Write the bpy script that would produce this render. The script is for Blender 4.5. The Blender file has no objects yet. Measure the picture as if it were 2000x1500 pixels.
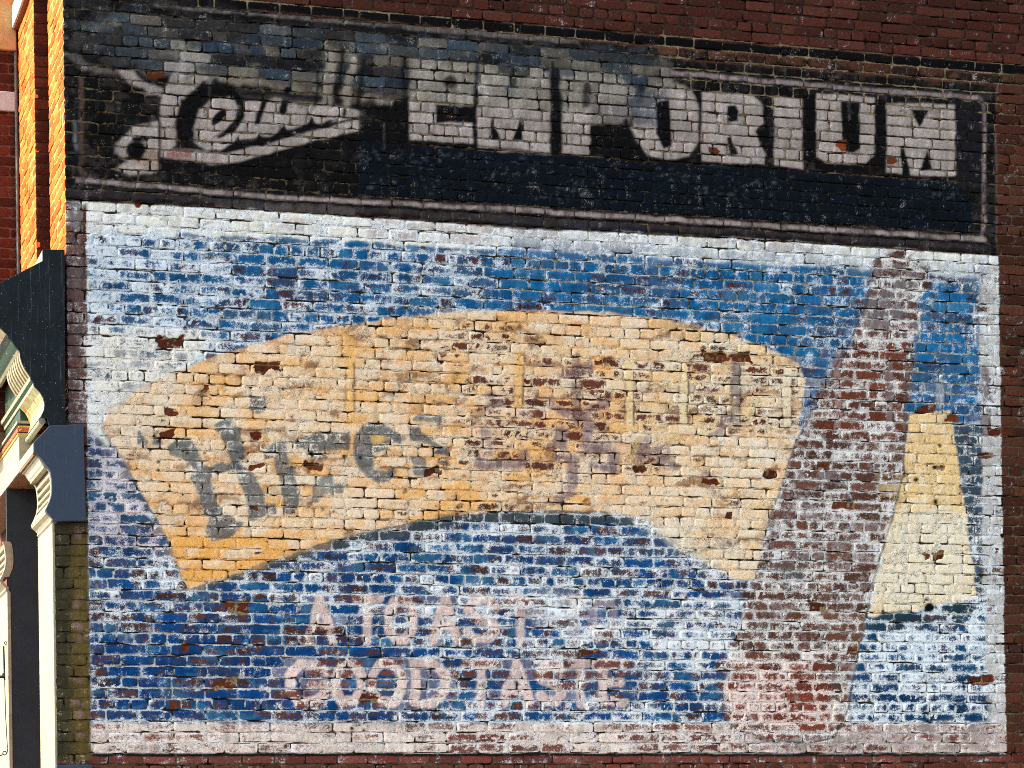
import bpy, bmesh, math
import numpy as np
from mathutils import Matrix, Vector
R = math.radians
rng = np.random.default_rng(7)
scene = bpy.context.scene

# ------------------------------------------------------------------ camera
YAW, PIT, ROL, FPX = 0.295254563, 0.00750600221, -0.0139047349, 5160.1743
PPX, PPY, IW, IH = 1000.0, 1650.933, 2000.0, 1500.0
CAM = np.array([-2.11660735, -16.0777024, 1.6])
_f = np.array([math.sin(YAW)*math.cos(PIT), math.cos(YAW)*math.cos(PIT), math.sin(PIT)])
_r = np.array([math.cos(YAW), -math.sin(YAW), 0.0]); _u = np.cross(_r, _f)
AXR = math.cos(ROL)*_r + math.sin(ROL)*_u
AXU = -math.sin(ROL)*_r + math.cos(ROL)*_u
cd = bpy.data.cameras.new('camera'); cam = bpy.data.objects.new('camera', cd)
scene.collection.objects.link(cam); scene.camera = cam
cd.sensor_width = 36.0; cd.lens = FPX/IW*36.0
cd.shift_y = (PPY-IH/2)/IW; cd.shift_x = (IW/2-PPX)/IW
cd.clip_start = 0.1; cd.clip_end = 3000
cam.matrix_world = Matrix(((AXR[0], AXU[0], -_f[0], CAM[0]), (AXR[1], AXU[1], -_f[1], CAM[1]),
                           (AXR[2], AXU[2], -_f[2], CAM[2]), (0, 0, 0, 1)))

# ------------------------------------------------------------------ sky, sun, exposure
SUN = Vector((-0.80, 0.055, 0.58)).normalized()          # direction towards the sun
world = bpy.data.worlds.new('World'); scene.world = world; world.use_nodes = True
wn = world.node_tree.nodes; wl = world.node_tree.links
sky = wn.new('ShaderNodeTexSky'); sky.sky_type = 'NISHITA'; sky.sun_disc = False
sky.sun_elevation = math.asin(SUN.z); sky.sun_rotation = math.atan2(SUN.x, SUN.y)
sky.dust_density = 4.0; sky.air_density = 1.0; sky.ozone_density = 0.6
bg = next(n for n in wn if n.type == 'BACKGROUND'); bg.inputs['Strength'].default_value = 0.15
wl.new(sky.outputs[0], bg.inputs['Color'])
sd = bpy.data.lights.new('sun', 'SUN'); sd.energy = 3.2; sd.angle = R(0.5); sd.color = (1.0, 0.93, 0.82)
sun = bpy.data.objects.new('sun', sd); scene.collection.objects.link(sun)
sun.rotation_euler = SUN.to_track_quat('Z', 'Y').to_euler(); sun.location = (-20, 4, 20)
vs = scene.view_settings
vs.view_transform = 'Standard'; vs.look = 'None'; vs.gamma = 1.0; vs.use_curve_mapping = False
vs.exposure = 1.82
scene.cycles.use_denoising = False                       # keep the grain of the masonry
scene.cycles.pixel_filter_type = 'BLACKMAN_HARRIS'; scene.cycles.filter_width = 1.0

# ------------------------------------------------------------------ helpers
def proj(X, Y, Z):
    qx, qy, qz = X-CAM[0], Y-CAM[1], Z-CAM[2]
    d = qx*_f[0]+qy*_f[1]+qz*_f[2]
    return (PPX+FPX*(qx*AXR[0]+qy*AXR[1]+qz*AXR[2])/d, PPY-FPX*(qx*AXU[0]+qy*AXU[1]+qz*AXU[2])/d)
def ray(px, py): return (px-PPX)/FPX*AXR-(py-PPY)/FPX*AXU+_f
def at_y(px, py, y=0.0):
    d = ray(px, py); return CAM+d*((y-CAM[1])/d[1])
def at_x(px, py, x=0.0):
    d = ray(px, py); return CAM+d*((x-CAM[0])/d[0])
def lin(c):
    c = np.asarray(c, float)/255.0
    return np.where(c <= 0.04045, c/12.92, ((c+0.055)/1.055)**2.4)
def sst(a, b, x):
    t = np.clip((x-a)/(b-a), 0, 1); return t*t*(3-2*t)
_tab = np.random.default_rng(3).random((8, 256, 256))
def vn(x, y, s=0):
    T = _tab[s % 8]; xi = np.floor(x).astype(int); yi = np.floor(y).astype(int)
    fx = x-xi; fy = y-yi; fx = fx*fx*(3-2*fx); fy = fy*fy*(3-2*fy)
    x0 = xi % 256; x1 = (xi+1) % 256; y0 = yi % 256; y1 = (yi+1) % 256
    return (T[y0, x0]*(1-fx)+T[y0, x1]*fx)*(1-fy)+(T[y1, x0]*(1-fx)+T[y1, x1]*fx)*fy
def fbm(x, y, s=0, o=3):
    r = 0; a = 1.0; t = 0
    for i in range(o):
        r = r+a*vn(x*2**i+17.3*i+s*5.1, y*2**i+9.7*i+s*3.3, s+i); t += a; a *= 0.55
    r = r/t
    return np.clip((r-0.5)*1.5+0.5, 0, 1)

def link(o, parent=None):
    scene.collection.objects.link(o)
    if parent is not None: o.parent = parent
    return o
def tag(o, label=None, cat=None, group=None, kind=None):
    if label: o['label'] = label
    if cat: o['category'] = cat
    if group: o['group'] = group
    if kind: o['kind'] = kind
    return o
def empty(name, loc=(0, 0, 0)):
    o = bpy.data.objects.new(name, None); o.location = loc; return link(o)

# ------------------------------------------------------------------ materials
def nodes(m):
    m.use_nodes = True; return m.node_tree.nodes, m.node_tree.links
def mathn(N, L, op, a, b=None, clamp=False):
    n = N.new('ShaderNodeMath'); n.operation = op; n.use_clamp = clamp
    for i, v in enumerate((a, b)):
        if v is None: continue
        if isinstance(v, (int, float)): n.inputs[i].default_value = v
        else: L.new(v, n.inputs[i])
    return n.outputs[0]
def mixc(N, L, f, a, b, blend='MIX'):
    n = N.new('ShaderNodeMix'); n.data_type = 'RGBA'; n.blend_type = blend
    for s, v in ((n.inputs[0], f), (n.inputs[6], a), (n.inputs[7], b)):
        if isinstance(v, (int, float)): s.default_value = v
        elif isinstance(v, (tuple, list)): s.default_value = tuple(v)[:3]+(1,)
        else: L.new(v, s)
    return n.outputs[2]
def noise(N, L, vec, scale, detail=4, rough=0.6):
    n = N.new('ShaderNodeTexNoise'); n.inputs['Scale'].default_value = scale
    n.inputs['Detail'].default_value = detail; n.inputs['Roughness'].default_value = rough
    L.new(vec, n.inputs['Vector']); return n.outputs['Fac']
def maprange(N, L, v, a, b, c=0.0, d=1.0):
    n = N.new('ShaderNodeMapRange'); n.interpolation_type = 'SMOOTHSTEP'
    L.new(v, n.inputs[0])
    for i, q in enumerate((a, b, c, d)): n.inputs[i+1].default_value = q
    return n.outputs[0]
def attr(N, name, out='Color'):
    n = N.new('ShaderNodeAttribute'); n.attribute_name = name; return n.outputs[out]

def wall_material(name, bump=0.5):
    """Weathered sign paint over masonry: attributes hold what each spot was painted and how worn it is."""
    m = bpy.data.materials.new(name); N, L = nodes(m)
    b = N['Principled BSDF']
    pos = N.new('ShaderNodeNewGeometry').outputs['Position']
    nf = noise(N, L, pos, 170, 3, 0.7); ng = noise(N, L, pos, 75, 5, 0.65); nh = noise(N, L, pos, 110, 4, 0.7)
    sep = N.new('ShaderNodeSeparateXYZ'); L.new(attr(N, 'score', 'Vector'), sep.inputs[0])
    cf = mathn(N, L, 'SUBTRACT', nf, 0.5); cg = mathn(N, L, 'SUBTRACT', ng, 0.5); chn = mathn(N, L, 'SUBTRACT', nh, 0.5)
    s1 = mathn(N, L, 'ADD', sep.outputs[0], mathn(N, L, 'ADD', mathn(N, L, 'MULTIPLY', cg, 0.85), mathn(N, L, 'MULTIPLY', cf, 0.8)))
    f1 = maprange(N, L, s1, 0.34, 0.62)
    s2 = mathn(N, L, 'ADD', sep.outputs[1], mathn(N, L, 'ADD', mathn(N, L, 'MULTIPLY', chn, 1.1), mathn(N, L, 'MULTIPLY', cf, 1.1)))
    f2 = mathn(N, L, 'MULTIPLY', maprange(N, L, s2, 0.28, 0.70), 0.97)
    base = mixc(N, L, 1.0, attr(N, 'base'), mixc(N, L, maprange(N, L, ng, 0.3, 0.7), (0.72, 0.72, 0.72), (1.25, 1.2, 1.15)), 'MULTIPLY')
    pv = mixc(N, L, 1.0, attr(N, 'paint'), mixc(N, L, maprange(N, L, nh, 0.3, 0.7), (0.72, 0.74, 0.78), (1.24, 1.22, 1.18)), 'MULTIPLY')
    c = mixc(N, L, f1, base, pv)
    c = mixc(N, L, f2, c, attr(N, 'bloom'))
    # small dark pits and soot grains
    pit = maprange(N, L, mathn(N, L, 'ADD', nf, mathn(N, L, 'MULTIPLY', sep.outputs[2], 0.5)), 0.72, 0.86)
    c = mixc(N, L, mathn(N, L, 'MULTIPLY', pit, 0.9), c, (0.02, 0.017, 0.014))
    L.new(c, b.inputs['Base Color'])
    b.inputs['Roughness'].default_value = 0.86; b.inputs['Specular IOR Level'].default_value = 0.07
    bp = N.new('ShaderNodeBump'); bp.inputs['Strength'].default_value = bump; bp.inputs['Distance'].default_value = 0.004
    h = mathn(N, L, 'ADD', mathn(N, L, 'MULTIPLY', ng, 1.0), mathn(N, L, 'MULTIPLY', nf, 0.6))
    h = mathn(N, L, 'ADD', h, mathn(N, L, 'MULTIPLY', f1, 0.12))
    L.new(h, bp.inputs['Height']); L.new(bp.outputs[0], b.inputs['Normal'])
    return m
M_WALL = wall_material('weathered_painted_brick', 0.55)
M_MORT = wall_material('weathered_mortar', 0.9)

def paint_mat(name, col, rough=0.5, var=0.25, chip=None, chipamt=0.0, streak=0.0, scale=18, spec=0.35, bump=0.15):
    m = bpy.data.materials.new(name); N, L = nodes(m); b = N['Principled BSDF']
    pos = N.new('ShaderNodeNewGeometry').outputs['Position']
    c0 = lin(col)
    n1 = noise(N, L, pos, scale, 6, 0.65)
    c = mixc(N, L, maprange(N, L, n1, 0.25, 0.75), tuple(c0*(1-var)), tuple(np.minimum(c0*(1+var), 0.9)))
    if streak:
        mp = N.new('ShaderNodeMapping'); mp.inputs['Scale'].default_value = (60, 60, 1.6); L.new(pos, mp.inputs[0])
        n2 = noise(N, L, mp.outputs[0], 1.0, 5, 0.7)
        c = mixc(N, L, mathn(N, L, 'MULTIPLY', maprange(N, L, n2, 0.58, 0.72), streak), c, (0.30, 0.34, 0.36))
        n4 = noise(N, L, pos, 95, 2, 0.5)
        c = mixc(N, L, mathn(N, L, 'MULTIPLY', maprange(N, L, n4, 0.70, 0.74), streak*1.5, True), c, (0.55, 0.58, 0.58))
    if chip is not None:
        n3 = noise(N, L, pos, scale*1.6, 7, 0.7)
        c = mixc(N, L, maprange(N, L, n3, 0.66-chipamt, 0.70-chipamt), c, tuple(lin(chip)))
    L.new(c, b.inputs['Base Color']); b.inputs['Roughness'].default_value = rough
    b.inputs['Specular IOR Level'].default_value = spec
    bp = N.new('ShaderNodeBump'); bp.inputs['Strength'].default_value = bump; bp.inputs['Distance'].default_value = 0.003
    L.new(n1, bp.inputs['Height']); L.new(bp.outputs[0], b.inputs['Normal'])
    return m
M_CREAM = paint_mat('cream_paint', (136, 129, 106), 0.5, 0.25, (120, 92, 60), 0.04)
M_CREAM2 = paint_mat('aged_cream_paint', (142, 134, 106), 0.5, 0.2, (160, 84, 40), 0.08)
M_SLATE = paint_mat('slate_blue_paint', (40, 52, 66), 0.55, 0.12, None, 0, 0.10)
M_SLATE2 = paint_mat('charcoal_stucco', (38, 44, 48), 0.8, 0.15, None, 0, 0.0, 9, 0.2, 0.6)
M_DARK = paint_mat('dark_green_board_paint', (10, 17, 19), 0.6, 0.5, (16, 36, 38), 0.06, 0.4, 14, 0.2)
M_GREEN = paint_mat('dark_green_paint', (36, 58, 42), 0.5, 0.3, (190, 190, 150), 0.02)
M_YELLOW = paint_mat('ochre_paint', (176, 134, 50), 0.5, 0.2, (150, 60, 26), 0.06)
M_RED = paint_mat('red_brown_paint', (150, 66, 34), 0.6, 0.3, (200, 190, 150), 0.06, scale=30)
M_OGEE = paint_mat('flaking_green_ochre_paint', (140, 152, 112), 0.45, 0.3, (176, 100, 30), 0.13, scale=14)
M_STONE = paint_mat('tan_stone', (158, 128, 86), 0.85, 0.15, None, 0, 0, 12, 0.2, 0.4)
M_BAND = paint_mat('pale_stone', (150, 160, 166), 0.85, 0.10, None, 0, 0, 20, 0.2, 0.4)
M_WHITE = paint_mat('white_paint', (225, 222, 214), 0.5, 0.05)
M_BROWN = paint_mat('brown_soffit_paint', (110, 78, 50), 0.7, 0.2)
M_IRON = paint_mat('black_iron', (20, 18, 17), 0.6, 0.4, (90, 45, 25), 0.0)

# ------------------------------------------------------------------ what is painted on the wall (drawn on a 2 px map of the wall)
GX, GY = np.meshgrid(np.arange(1000)*2.0+1.0, np.arange(750)*2.0+1.0)
S = dict(paint=np.zeros((750, 1000, 3)), base=np.zeros((750, 1000, 3)), mort=np.zeros((750, 1000, 3)),
         bcol=np.zeros((750, 1000, 3)), cov=np.zeros((750, 1000)), mcov=np.zeros((750, 1000)),
         bloom=np.zeros((750, 1000)), bare=np.zeros((750, 1000)), bq=np.zeros((750, 1000)), spall=np.zeros((750, 1000)), mbl=np.zeros((750, 1000)))
RAGX = fbm(GX/26, GY/26, 1, 3)-0.5; RAGY = fbm(GX/26+50, GY/26, 2, 3)-0.5
def poly(pts, soft=3.0, rag=5.0):
    p = np.asarray(pts, float); m = np.zeros((750, 1000)); pad = soft+rag+4
    x0, x1 = int(max((p[:, 0].min()-pad)/2, 0)), int(min((p[:, 0].max()+pad)/2+2, 1000))
    y0, y1 = int(max((p[:, 1].min()-pad)/2, 0)), int(min((p[:, 1].max()+pad)/2+2, 750))
    if x1 <= x0 or y1 <= y0: return m
    X = GX[y0:y1, x0:x1]+RAGX[y0:y1, x0:x1]*2*rag; Y = GY[y0:y1, x0:x1]+RAGY[y0:y1, x0:x1]*2*rag
    ins = np.zeros(X.shape, bool); d = np.full(X.shape, 1e9); n = len(p)
    for i in range(n):
        ax, ay = p[i]; bx, by = p[(i+1) % n]
        with np.errstate(divide='ignore', invalid='ignore'):
            cr = ((ay > Y) != (by > Y)) & (X < (bx-ax)*(Y-ay)/((by-ay) if by != ay else 1e-9)+ax)
        ins ^= cr
        t = np.clip(((X-ax)*(bx-ax)+(Y-ay)*(by-ay))/max((bx-ax)**2+(by-ay)**2, 1e-9), 0, 1)
        d = np.minimum(d, np.hypot(X-ax-t*(bx-ax), Y-ay-t*(by-ay)))
    m[y0:y1, x0:x1] = sst(-soft, soft, np.where(ins, d, -d)); return m
def stroke(pts, w, soft=2.5, rag=3.0):
    p = np.asarray(pts, float); m = np.zeros((750, 1000)); w = np.broadcast_to(np.asarray(w, float), (len(p),))
    pad = w.max()/2+soft+rag+4
    x0, x1 = int(max((p[:, 0].min()-pad)/2, 0)), int(min((p[:, 0].max()+pad)/2+2, 1000))
    y0, y1 = int(max((p[:, 1].min()-pad)/2, 0)), int(min((p[:, 1].max()+pad)/2+2, 750))
    X = GX[y0:y1, x0:x1]+RAGX[y0:y1, x0:x1]*2*rag; Y = GY[y0:y1, x0:x1]+RAGY[y0:y1, x0:x1]*2*rag
    d = np.full(X.shape, -1e9)
    for i in range(len(p)-1):
        ax, ay = p[i]; bx, by = p[i+1]
        t = np.clip(((X-ax)*(bx-ax)+(Y-ay)*(by-ay))/max((bx-ax)**2+(by-ay)**2, 1e-9), 0, 1)
        d = np.maximum(d, (w[i]*(1-t)+w[i+1]*t)/2-np.hypot(X-ax-t*(bx-ax), Y-ay-t*(by-ay)))
    m[y0:y1, x0:x1] = sst(-soft, soft, d); return m
def ell(cx, cy, rx, ry, ang=0, soft=2.5, rag=3.0):
    a = np.linspace(0, 2*np.pi, 20, endpoint=False); c, s = math.cos(R(ang)), math.sin(R(ang))
    return poly([(cx+rx*math.cos(t)*c-ry*math.sin(t)*s, cy+rx*math.cos(t)*s+ry*math.sin(t)*c) for t in a], soft, rag)
def fill(m, op=1.0, **kw):
    nz = m > 1e-4; r = np.nonzero(nz.any(1))[0]
    if not len(r): return
    c = np.nonzero(nz.any(0))[0]; sl = (slice(r[0], r[-1]+1), slice(c[0], c[-1]+1)); m = m[sl]*op
    for k, v in kw.items():
        A = S[k][sl]
        S[k][sl] = A*(1-m[..., None])+lin(v)*m[..., None] if A.ndim == 3 else A*(1-m)+v*m
ALL = np.ones((750, 1000))
def line(*pts):
    xs = [q[0] for q in pts]; ys = [q[1] for q in pts]
    return lambda x: np.interp(x, xs, ys)
lA = line((0, -22), (505, 21), (1000, 65), (1500, 109), (2000, 148))          # foot of the black course
lW = line((130, 392), (500, 409), (1000, 445), (1480, 467), (1950, 500), (2000, 503))  # head of the white field
lS = line((130, 345), (275, 357), (500, 379), (1000, 405), (1500, 436), (1930, 464))   # pale rule below the sign
def band(fa, fb, x0, x1, soft=2.0, rag=2.0, n=24):
    xs = np.linspace(x0, x1, n)
    return poly([(x, fa(x)) for x in xs]+[(x, fb(x)) for x in xs[::-1]], soft, rag)

# bare masonry of the wall
fill(ALL, base=(104, 55, 46), mort=(122, 106, 86), cov=0.0, mcov=0.0, bloom=0.04, bcol=(206, 208, 212), bare=0.0, mbl=0.0, paint=(100, 60, 50))
fill(band(lambda x: -60+0*x, lambda x: lA(x)-18, -10, 2010, 3, 3), base=(88, 48, 39), mort=(84, 68, 56), bloom=0.0)  # top courses darker: vignette darkening put into the brick colour
fill(poly([(1948, 160), (2040, 160), (2040, 1520), (1964, 1520)], 3, 2), base=(88, 52, 40), mort=(128, 112, 88), bloom=0.0)  # right strip too: falloff towards the edge put into the brick colour
fill(poly([(-40, 1474), (2040, 1474), (2040, 1540), (-40, 1540)], 2, 2), base=(122, 62, 50), mort=(110, 98, 82), bloom=0.05)
# --- the black sign board painted above
BLK, LET = (17, 15, 15), (176, 164, 160)
sign = poly([(100, -30), (300, -30), (505, 23), (1000, 67), (1290, 94), (1310, 114), (1620, 141), (1945, 166), (1948, 499), (1480, 466), (1000, 444), (500, 408), (100, 391)], 2.5, 2)
fill(sign, paint=BLK, cov=0.98, bare=0.12, mort=(136, 118, 92), mcov=0.55, bloom=0.02, base=(86, 56, 46), bcol=(150, 145, 145))
fill(poly([(1290, 60), (1960, 130), (1960, 260), (1880, 250), (1290, 190)], 4, 3), mcov=0.10, mort=(170, 152, 120), bare=0.3)
fill(band(lambda x: lA(x)+1, lambda x: lA(x)+21, 1285, 2010), paint=(44, 32, 26), cov=0.75, bare=0.5, base=(92, 60, 46), mcov=0.0)
fill(band(lambda x: lA(x)-20, lambda x: lA(x)-1, 330, 2010, 2, 2), paint=(13, 12, 13), cov=1.0, bare=0.05, mcov=0.0, mort=(186, 166, 130), bloom=0.0)
# grey-blue weathered distemper in the upper part
gz = poly([(150, 45), (270, 12), (500, 36), (1000, 82), (1290, 112), (1318, 150), (1312, 200), (1240, 236), (1130, 215), (900, 205), (700, 168), (560, 162), (420, 150), (330, 142), (210, 112), (150, 80)], 14, 14)
fill(gz, paint=(70, 80, 88), cov=0.95, bare=0.15, bloom=0.08, mcov=0.6, mort=(92, 84, 72), bcol=(150, 148, 142), bq=0.75)
n1 = fbm(GX/60, GY/22, 3, 4); n2 = fbm(GX/34+9, GY/18, 4, 3); n3 = fbm(GX/70, GY/26+40, 5, 3)
fill(gz*sst(0.52, 0.68, n1), paint=(54, 76, 100)); fill(gz*sst(0.56, 0.70, n2), paint=(130, 122, 112)); fill(gz*sst(0.57, 0.68, n3), paint=(28, 30, 34))
fill(poly([(140, 0), (330, 0), (480, 40), (330, 130), (150, 110)], 20, 14)*sst(0.4, 0.6, n1), paint=(44, 44, 46))
for q in [((350, 150), (420, 152), (500, 165), (640, 190), (760, 198)), ((720, 235), (640, 228))]:
    fill(stroke([(x, y-4) for x, y in q], 16, 6, 5), 0.75, paint=(150, 140, 128))
fill(stroke([(790, 180), (900, 196), (1150, 212)], 15, 6, 6), 0.75, paint=(156, 146, 130))
fill(stroke([(760, 118), (840, 122), (930, 132), (1060, 160)], 16, 8, 8), 0.6, paint=(140, 132, 118))
fill(ell(372, 110, 34, 22, 20, 8, 6), 0.8, paint=(150, 148, 140)); fill(ell(648, 112, 20, 22, 0, 6, 4), 0.8, paint=(156, 148, 134)); fill(ell(690, 120, 18, 16, 0, 6, 4), 0.7, paint=(140, 130, 116))
fill(ell(352, 132, 22, 16, 0, 8, 6), 0.8, paint=(90, 118, 136))
# pale rule on top of the board, two stretches
fill(band(lambda x: lA(x)+2, lambda x: lA(x)+11, 300, 1130), paint=(112, 106, 104), cov=1, mcov=0.9); fill(band(lambda x: lA(x)+11, lambda x: lA(x)+20, 300, 1130), paint=(12, 12, 14), cov=1, mcov=1)
lB = line((1310, 136), (1500, 153), (1700, 170), (1915, 186))
fill(band(lambda x: lB(x)+1, lambda x: lB(x)+10, 1312, 1910), paint=(158, 142, 142), cov=1, mcov=0.6); fill(band(lambda x: lB(x)+10, lambda x: lB(x)+16, 1312, 1910), paint=(16, 17, 22), cov=1, mcov=0.5)
fill(stroke([(1910, 190), (1922, 205), (1922, 440), (1918, 462)], 7, 1.5, 1.5), paint=(142, 130, 130), cov=1, mcov=0.8)
fill(stroke([(1945, 250), (1947, 470)], 5, 2, 1.5), 0.6, paint=(112, 96, 96), cov=1)
fill(stroke([(158, 150), (160, 250), (158, 330), (166, 345), (190, 352)], 9, 3, 2), 0.6, paint=(112, 88, 84), cov=1)
for y in (195, 220): fill(ell(143, y, 5, 12, 0, 2, 1), paint=(8, 8, 9))
fill(stroke([(147, 240), (150, 290)], 9, 3, 3), 0.55, paint=(140, 136, 150))
# pale rules at the foot of the board
fill(band(lambda x: lS(x), lambda x: lS(x)+9, 150, 1930), paint=(168, 152, 150), cov=1, mcov=0.75, bare=0.05)
fill(band(lambda x: lS(x)+9, lambda x: lS(x)+15, 300, 1925), paint=(14, 14, 16), cov=1, mcov=0.9)
fill(band(lambda x: lS(x)+15, lambda x: lW(x)-9, 130, 1930, 3, 3), paint=(54, 49, 51), cov=1, mcov=0.5)
fill(band(lambda x: lW(x)-9, lambda x: lW(x)-2, 130, 1950, 2, 3), paint=(30, 24, 20), mort=(74, 62, 46), cov=1, mcov=0.5)
fill(poly([(420, 395), (700, 402), (700, 425), (420, 408)], 8, 6)*0.6, paint=(110, 100, 100))
# navy panel
fill(poly([(697, 275), (1000, 297), (1500, 333), (1868, 358), (1896, 380), (1898, 452), (1500, 428), (1000, 399), (700, 378)], 2, 2), paint=(10, 19, 28), cov=1.0, bare=0.02, mcov=0.85, bloom=0.03, mort=(120, 110, 92))
spk = (fbm(GX/7, GY/7, 6, 2) > 0.80)*poly([(700, 285), (1890, 365), (1890, 445), (700, 372)], 4, 4)*sst(0.5, 0.62, fbm(GX/60, GY/40, 2, 2))
fill(spk*0.35, paint=(90, 100, 110))
nvy = poly([(697, 275), (1000, 297), (1500, 333), (1868, 358), (1896, 380), (1898, 452), (1500, 428), (1000, 399), (700, 378)], 2, 2)
gr = sign*(1-nvy)*sst(0.55, 0.72, fbm(GX/16, GY/50, 3, 3)); fill(gr, 0.45, paint=(46, 44, 46))
fill(sign*(1-nvy)*sst(0.66, 0.76, fbm(GX/22+8, GY/14, 5, 3)), 0.5, paint=(70, 62, 60), bare=0.4)
# ---- script word
def let(m, op=1.0, c=LET): fill(m, op, bq=0.0, paint=c, cov=1.0, bare=0.22, mcov=0.45, bloom=0.09, base=(120, 84, 76), bcol=(196, 184, 188))
def blk(m, op=1.0, c=(13, 12, 13)): fill(m, op, bq=0.0, paint=c, cov=1.0, bare=0.03, mcov=0.9, bloom=0.0)
Z1 = lambda x, y: (120+x*0.32, 60+y*0.32)
def zz(*p): return [Z1(*q) for q in p]
let(stroke(zz((20, 135), (80, 165), (130, 215), (220, 240), (330, 255)), (6, 18, 14, 16, 10), 4, 4), 0.55, (120, 112, 108))
let(poly(zz((340, 240), (440, 245), (480, 290), (560, 330), (620, 350), (615, 400), (520, 400), (510, 345), (420, 340), (390, 290)), 4, 3), 0.9)
let(poly(zz((640, 330), (730, 370), (720, 430), (700, 560), (690, 700), (610, 760), (605, 600), (600, 440)), 3, 2))
let(poly(zz((640, 420), (640, 340), (720, 180), (800, 110), (880, 130), (860, 190), (760, 230), (760, 300), (840, 260), (920, 290), (860, 310), (740, 420)), 4, 4), 0.95, (176, 168, 162))
let(poly(zz((330, 740), (340, 680), (410, 620), (430, 580), (590, 560), (600, 840), (560, 870), (420, 880), (330, 850), (400, 800)), 4, 3), 0.95)
fill(poly(zz((425, 760), (590, 700), (595, 830), (440, 830)), 4, 3), 0.6, paint=(160, 128, 104))
blk(ell(*Z1(485, 662), 17, 6.5, -8)); blk(ell(*Z1(458, 730), 19, 16, -10)); blk(stroke(zz((410, 780), (430, 760), (470, 790), (490, 770)), 7)); blk(stroke(zz((592, 470), (596, 890)), 3, 1.5, 1))
blk(poly(zz((505, 395), (590, 395), (580, 415), (520, 418)), 3, 2))
# black shading round the e, then the pale body of the word
blk(poly(zz((620, 800), (800, 800), (1250, 740), (1560, 700), (1800, 640), (1790, 920), (1200, 900), (620, 890)), 8, 6), 0.6)
blk(poly(zz((720, 480), (760, 400), (860, 340), (930, 300), (1130, 370), (1090, 420), (940, 400), (850, 460), (800, 560), (780, 640), (700, 640), (690, 560)), 6, 4), 0.92)
let(poly(zz((800, 600), (840, 480), (920, 415), (1040, 410), (1075, 460), (1110, 430), (1300, 415), (1640, 450), (1830, 490), (1850, 520), (1700, 545), (1530, 570), (1400, 600), (1270, 640), (1080, 660), (980, 730), (880, 730), (810, 680)), 3, 3))
blk(poly(zz((1060, 410), (1110, 360), (1085, 440), (1095, 520), (1030, 610), (920, 655), (990, 610), (1060, 540), (1075, 470)), 2.5, 2))
blk(ell(*Z1(960, 528), 19, 8, -46, 2, 1.5))
let(poly(zz((610, 770), (620, 720), (800, 730), (1000, 750), (1200, 700), (1420, 640), (1820, 540), (1820, 610), (1560, 670), (1300, 740), (1100, 800), (920, 815), (800, 790)), 3, 2))
fill(poly(zz((640, 725), (800, 730), (790, 780), (640, 770)), 3, 3), 0.8, paint=(136, 82, 74))
blk(poly(zz((700, 620), (730, 680), (800, 720), (920, 745), (1030, 745), (1100, 720), (1300, 670), (1480, 600), (1720, 560), (1800, 525), (1830, 520), (1560, 600), (1380, 612), (1360, 570), (1320, 630), (1235, 655), (1210, 625), (1180, 665), (1095, 690), (1075, 645), (1040, 700), (960, 735), (860, 735), (780, 700), (735, 610), (700, 600)), 2, 2))
blk(poly(zz((1400, 605), (1500, 590), (1525, 525), (1560, 570), (1680, 530), (1640, 560), (1480, 615)), 2, 2))
for a, b_, w in [((1255, 360), (1200, 555), 9), ((1380, 360), (1350, 490), 11), ((1665, 350), (1645, 450), 12), ((1770, 340), (1745, 400), 6), ((1745, 400), (1720, 510), 5)]:
    blk(stroke(zz(a, b_), w*1.35, 2.5, 2), 1.0)
fill(poly(zz((1090, 360), (1840, 420), (1840, 470), (1560, 440), (1110, 415)), 5, 4), 0.55, paint=(84, 76, 78))
for p_ in [((1075, 640), 1), ((1210, 620), 1), ((1360, 565), 1), ((1525, 520), 1)]:
    x_, y_ = p_[0]; blk(poly(zz((x_-70, y_+75), (x_-25, y_+45), (x_, y_), (x_+22, y_+40), (x_+70, y_+55), (x_+20, y_+85)), 2, 2))
blk(stroke(zz((1100, 430), (1105, 520), (1050, 600), (960, 650)), (9, 10, 9, 6), 2, 2)); blk(ell(*Z1(960, 528), 20, 8.5, -46, 1.5, 1))
blk(stroke(zz((1110, 385), (1330, 385), (1640, 420), (1850, 470)), 6, 2.5, 3), 0.8)
fill(stroke(zz((1480, 420), (1470, 470)), 5, 2, 2), 0.6, paint=(30, 28, 30)); fill(stroke(zz((1560, 415), (1500, 540)), 5, 2, 2), 0.5, paint=(40, 36, 38))
blk(stroke(zz((610, 800), (800, 815), (900, 835), (1100, 820), (1300, 770), (1550, 700), (1850, 640)), (12, 10, 8, 12, 16, 18, 12), 4, 3), 0.85)
blk(poly(zz((1830, 520), (1990, 560), (1990, 640), (1840, 640)), 8, 5), 0.8)
fill(poly(zz((500, 230), (620, 235), (635, 285), (540, 290)), 3, 3), cov=0.0, bloom=0, base=(122, 66, 36), mcov=0.1)
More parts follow.
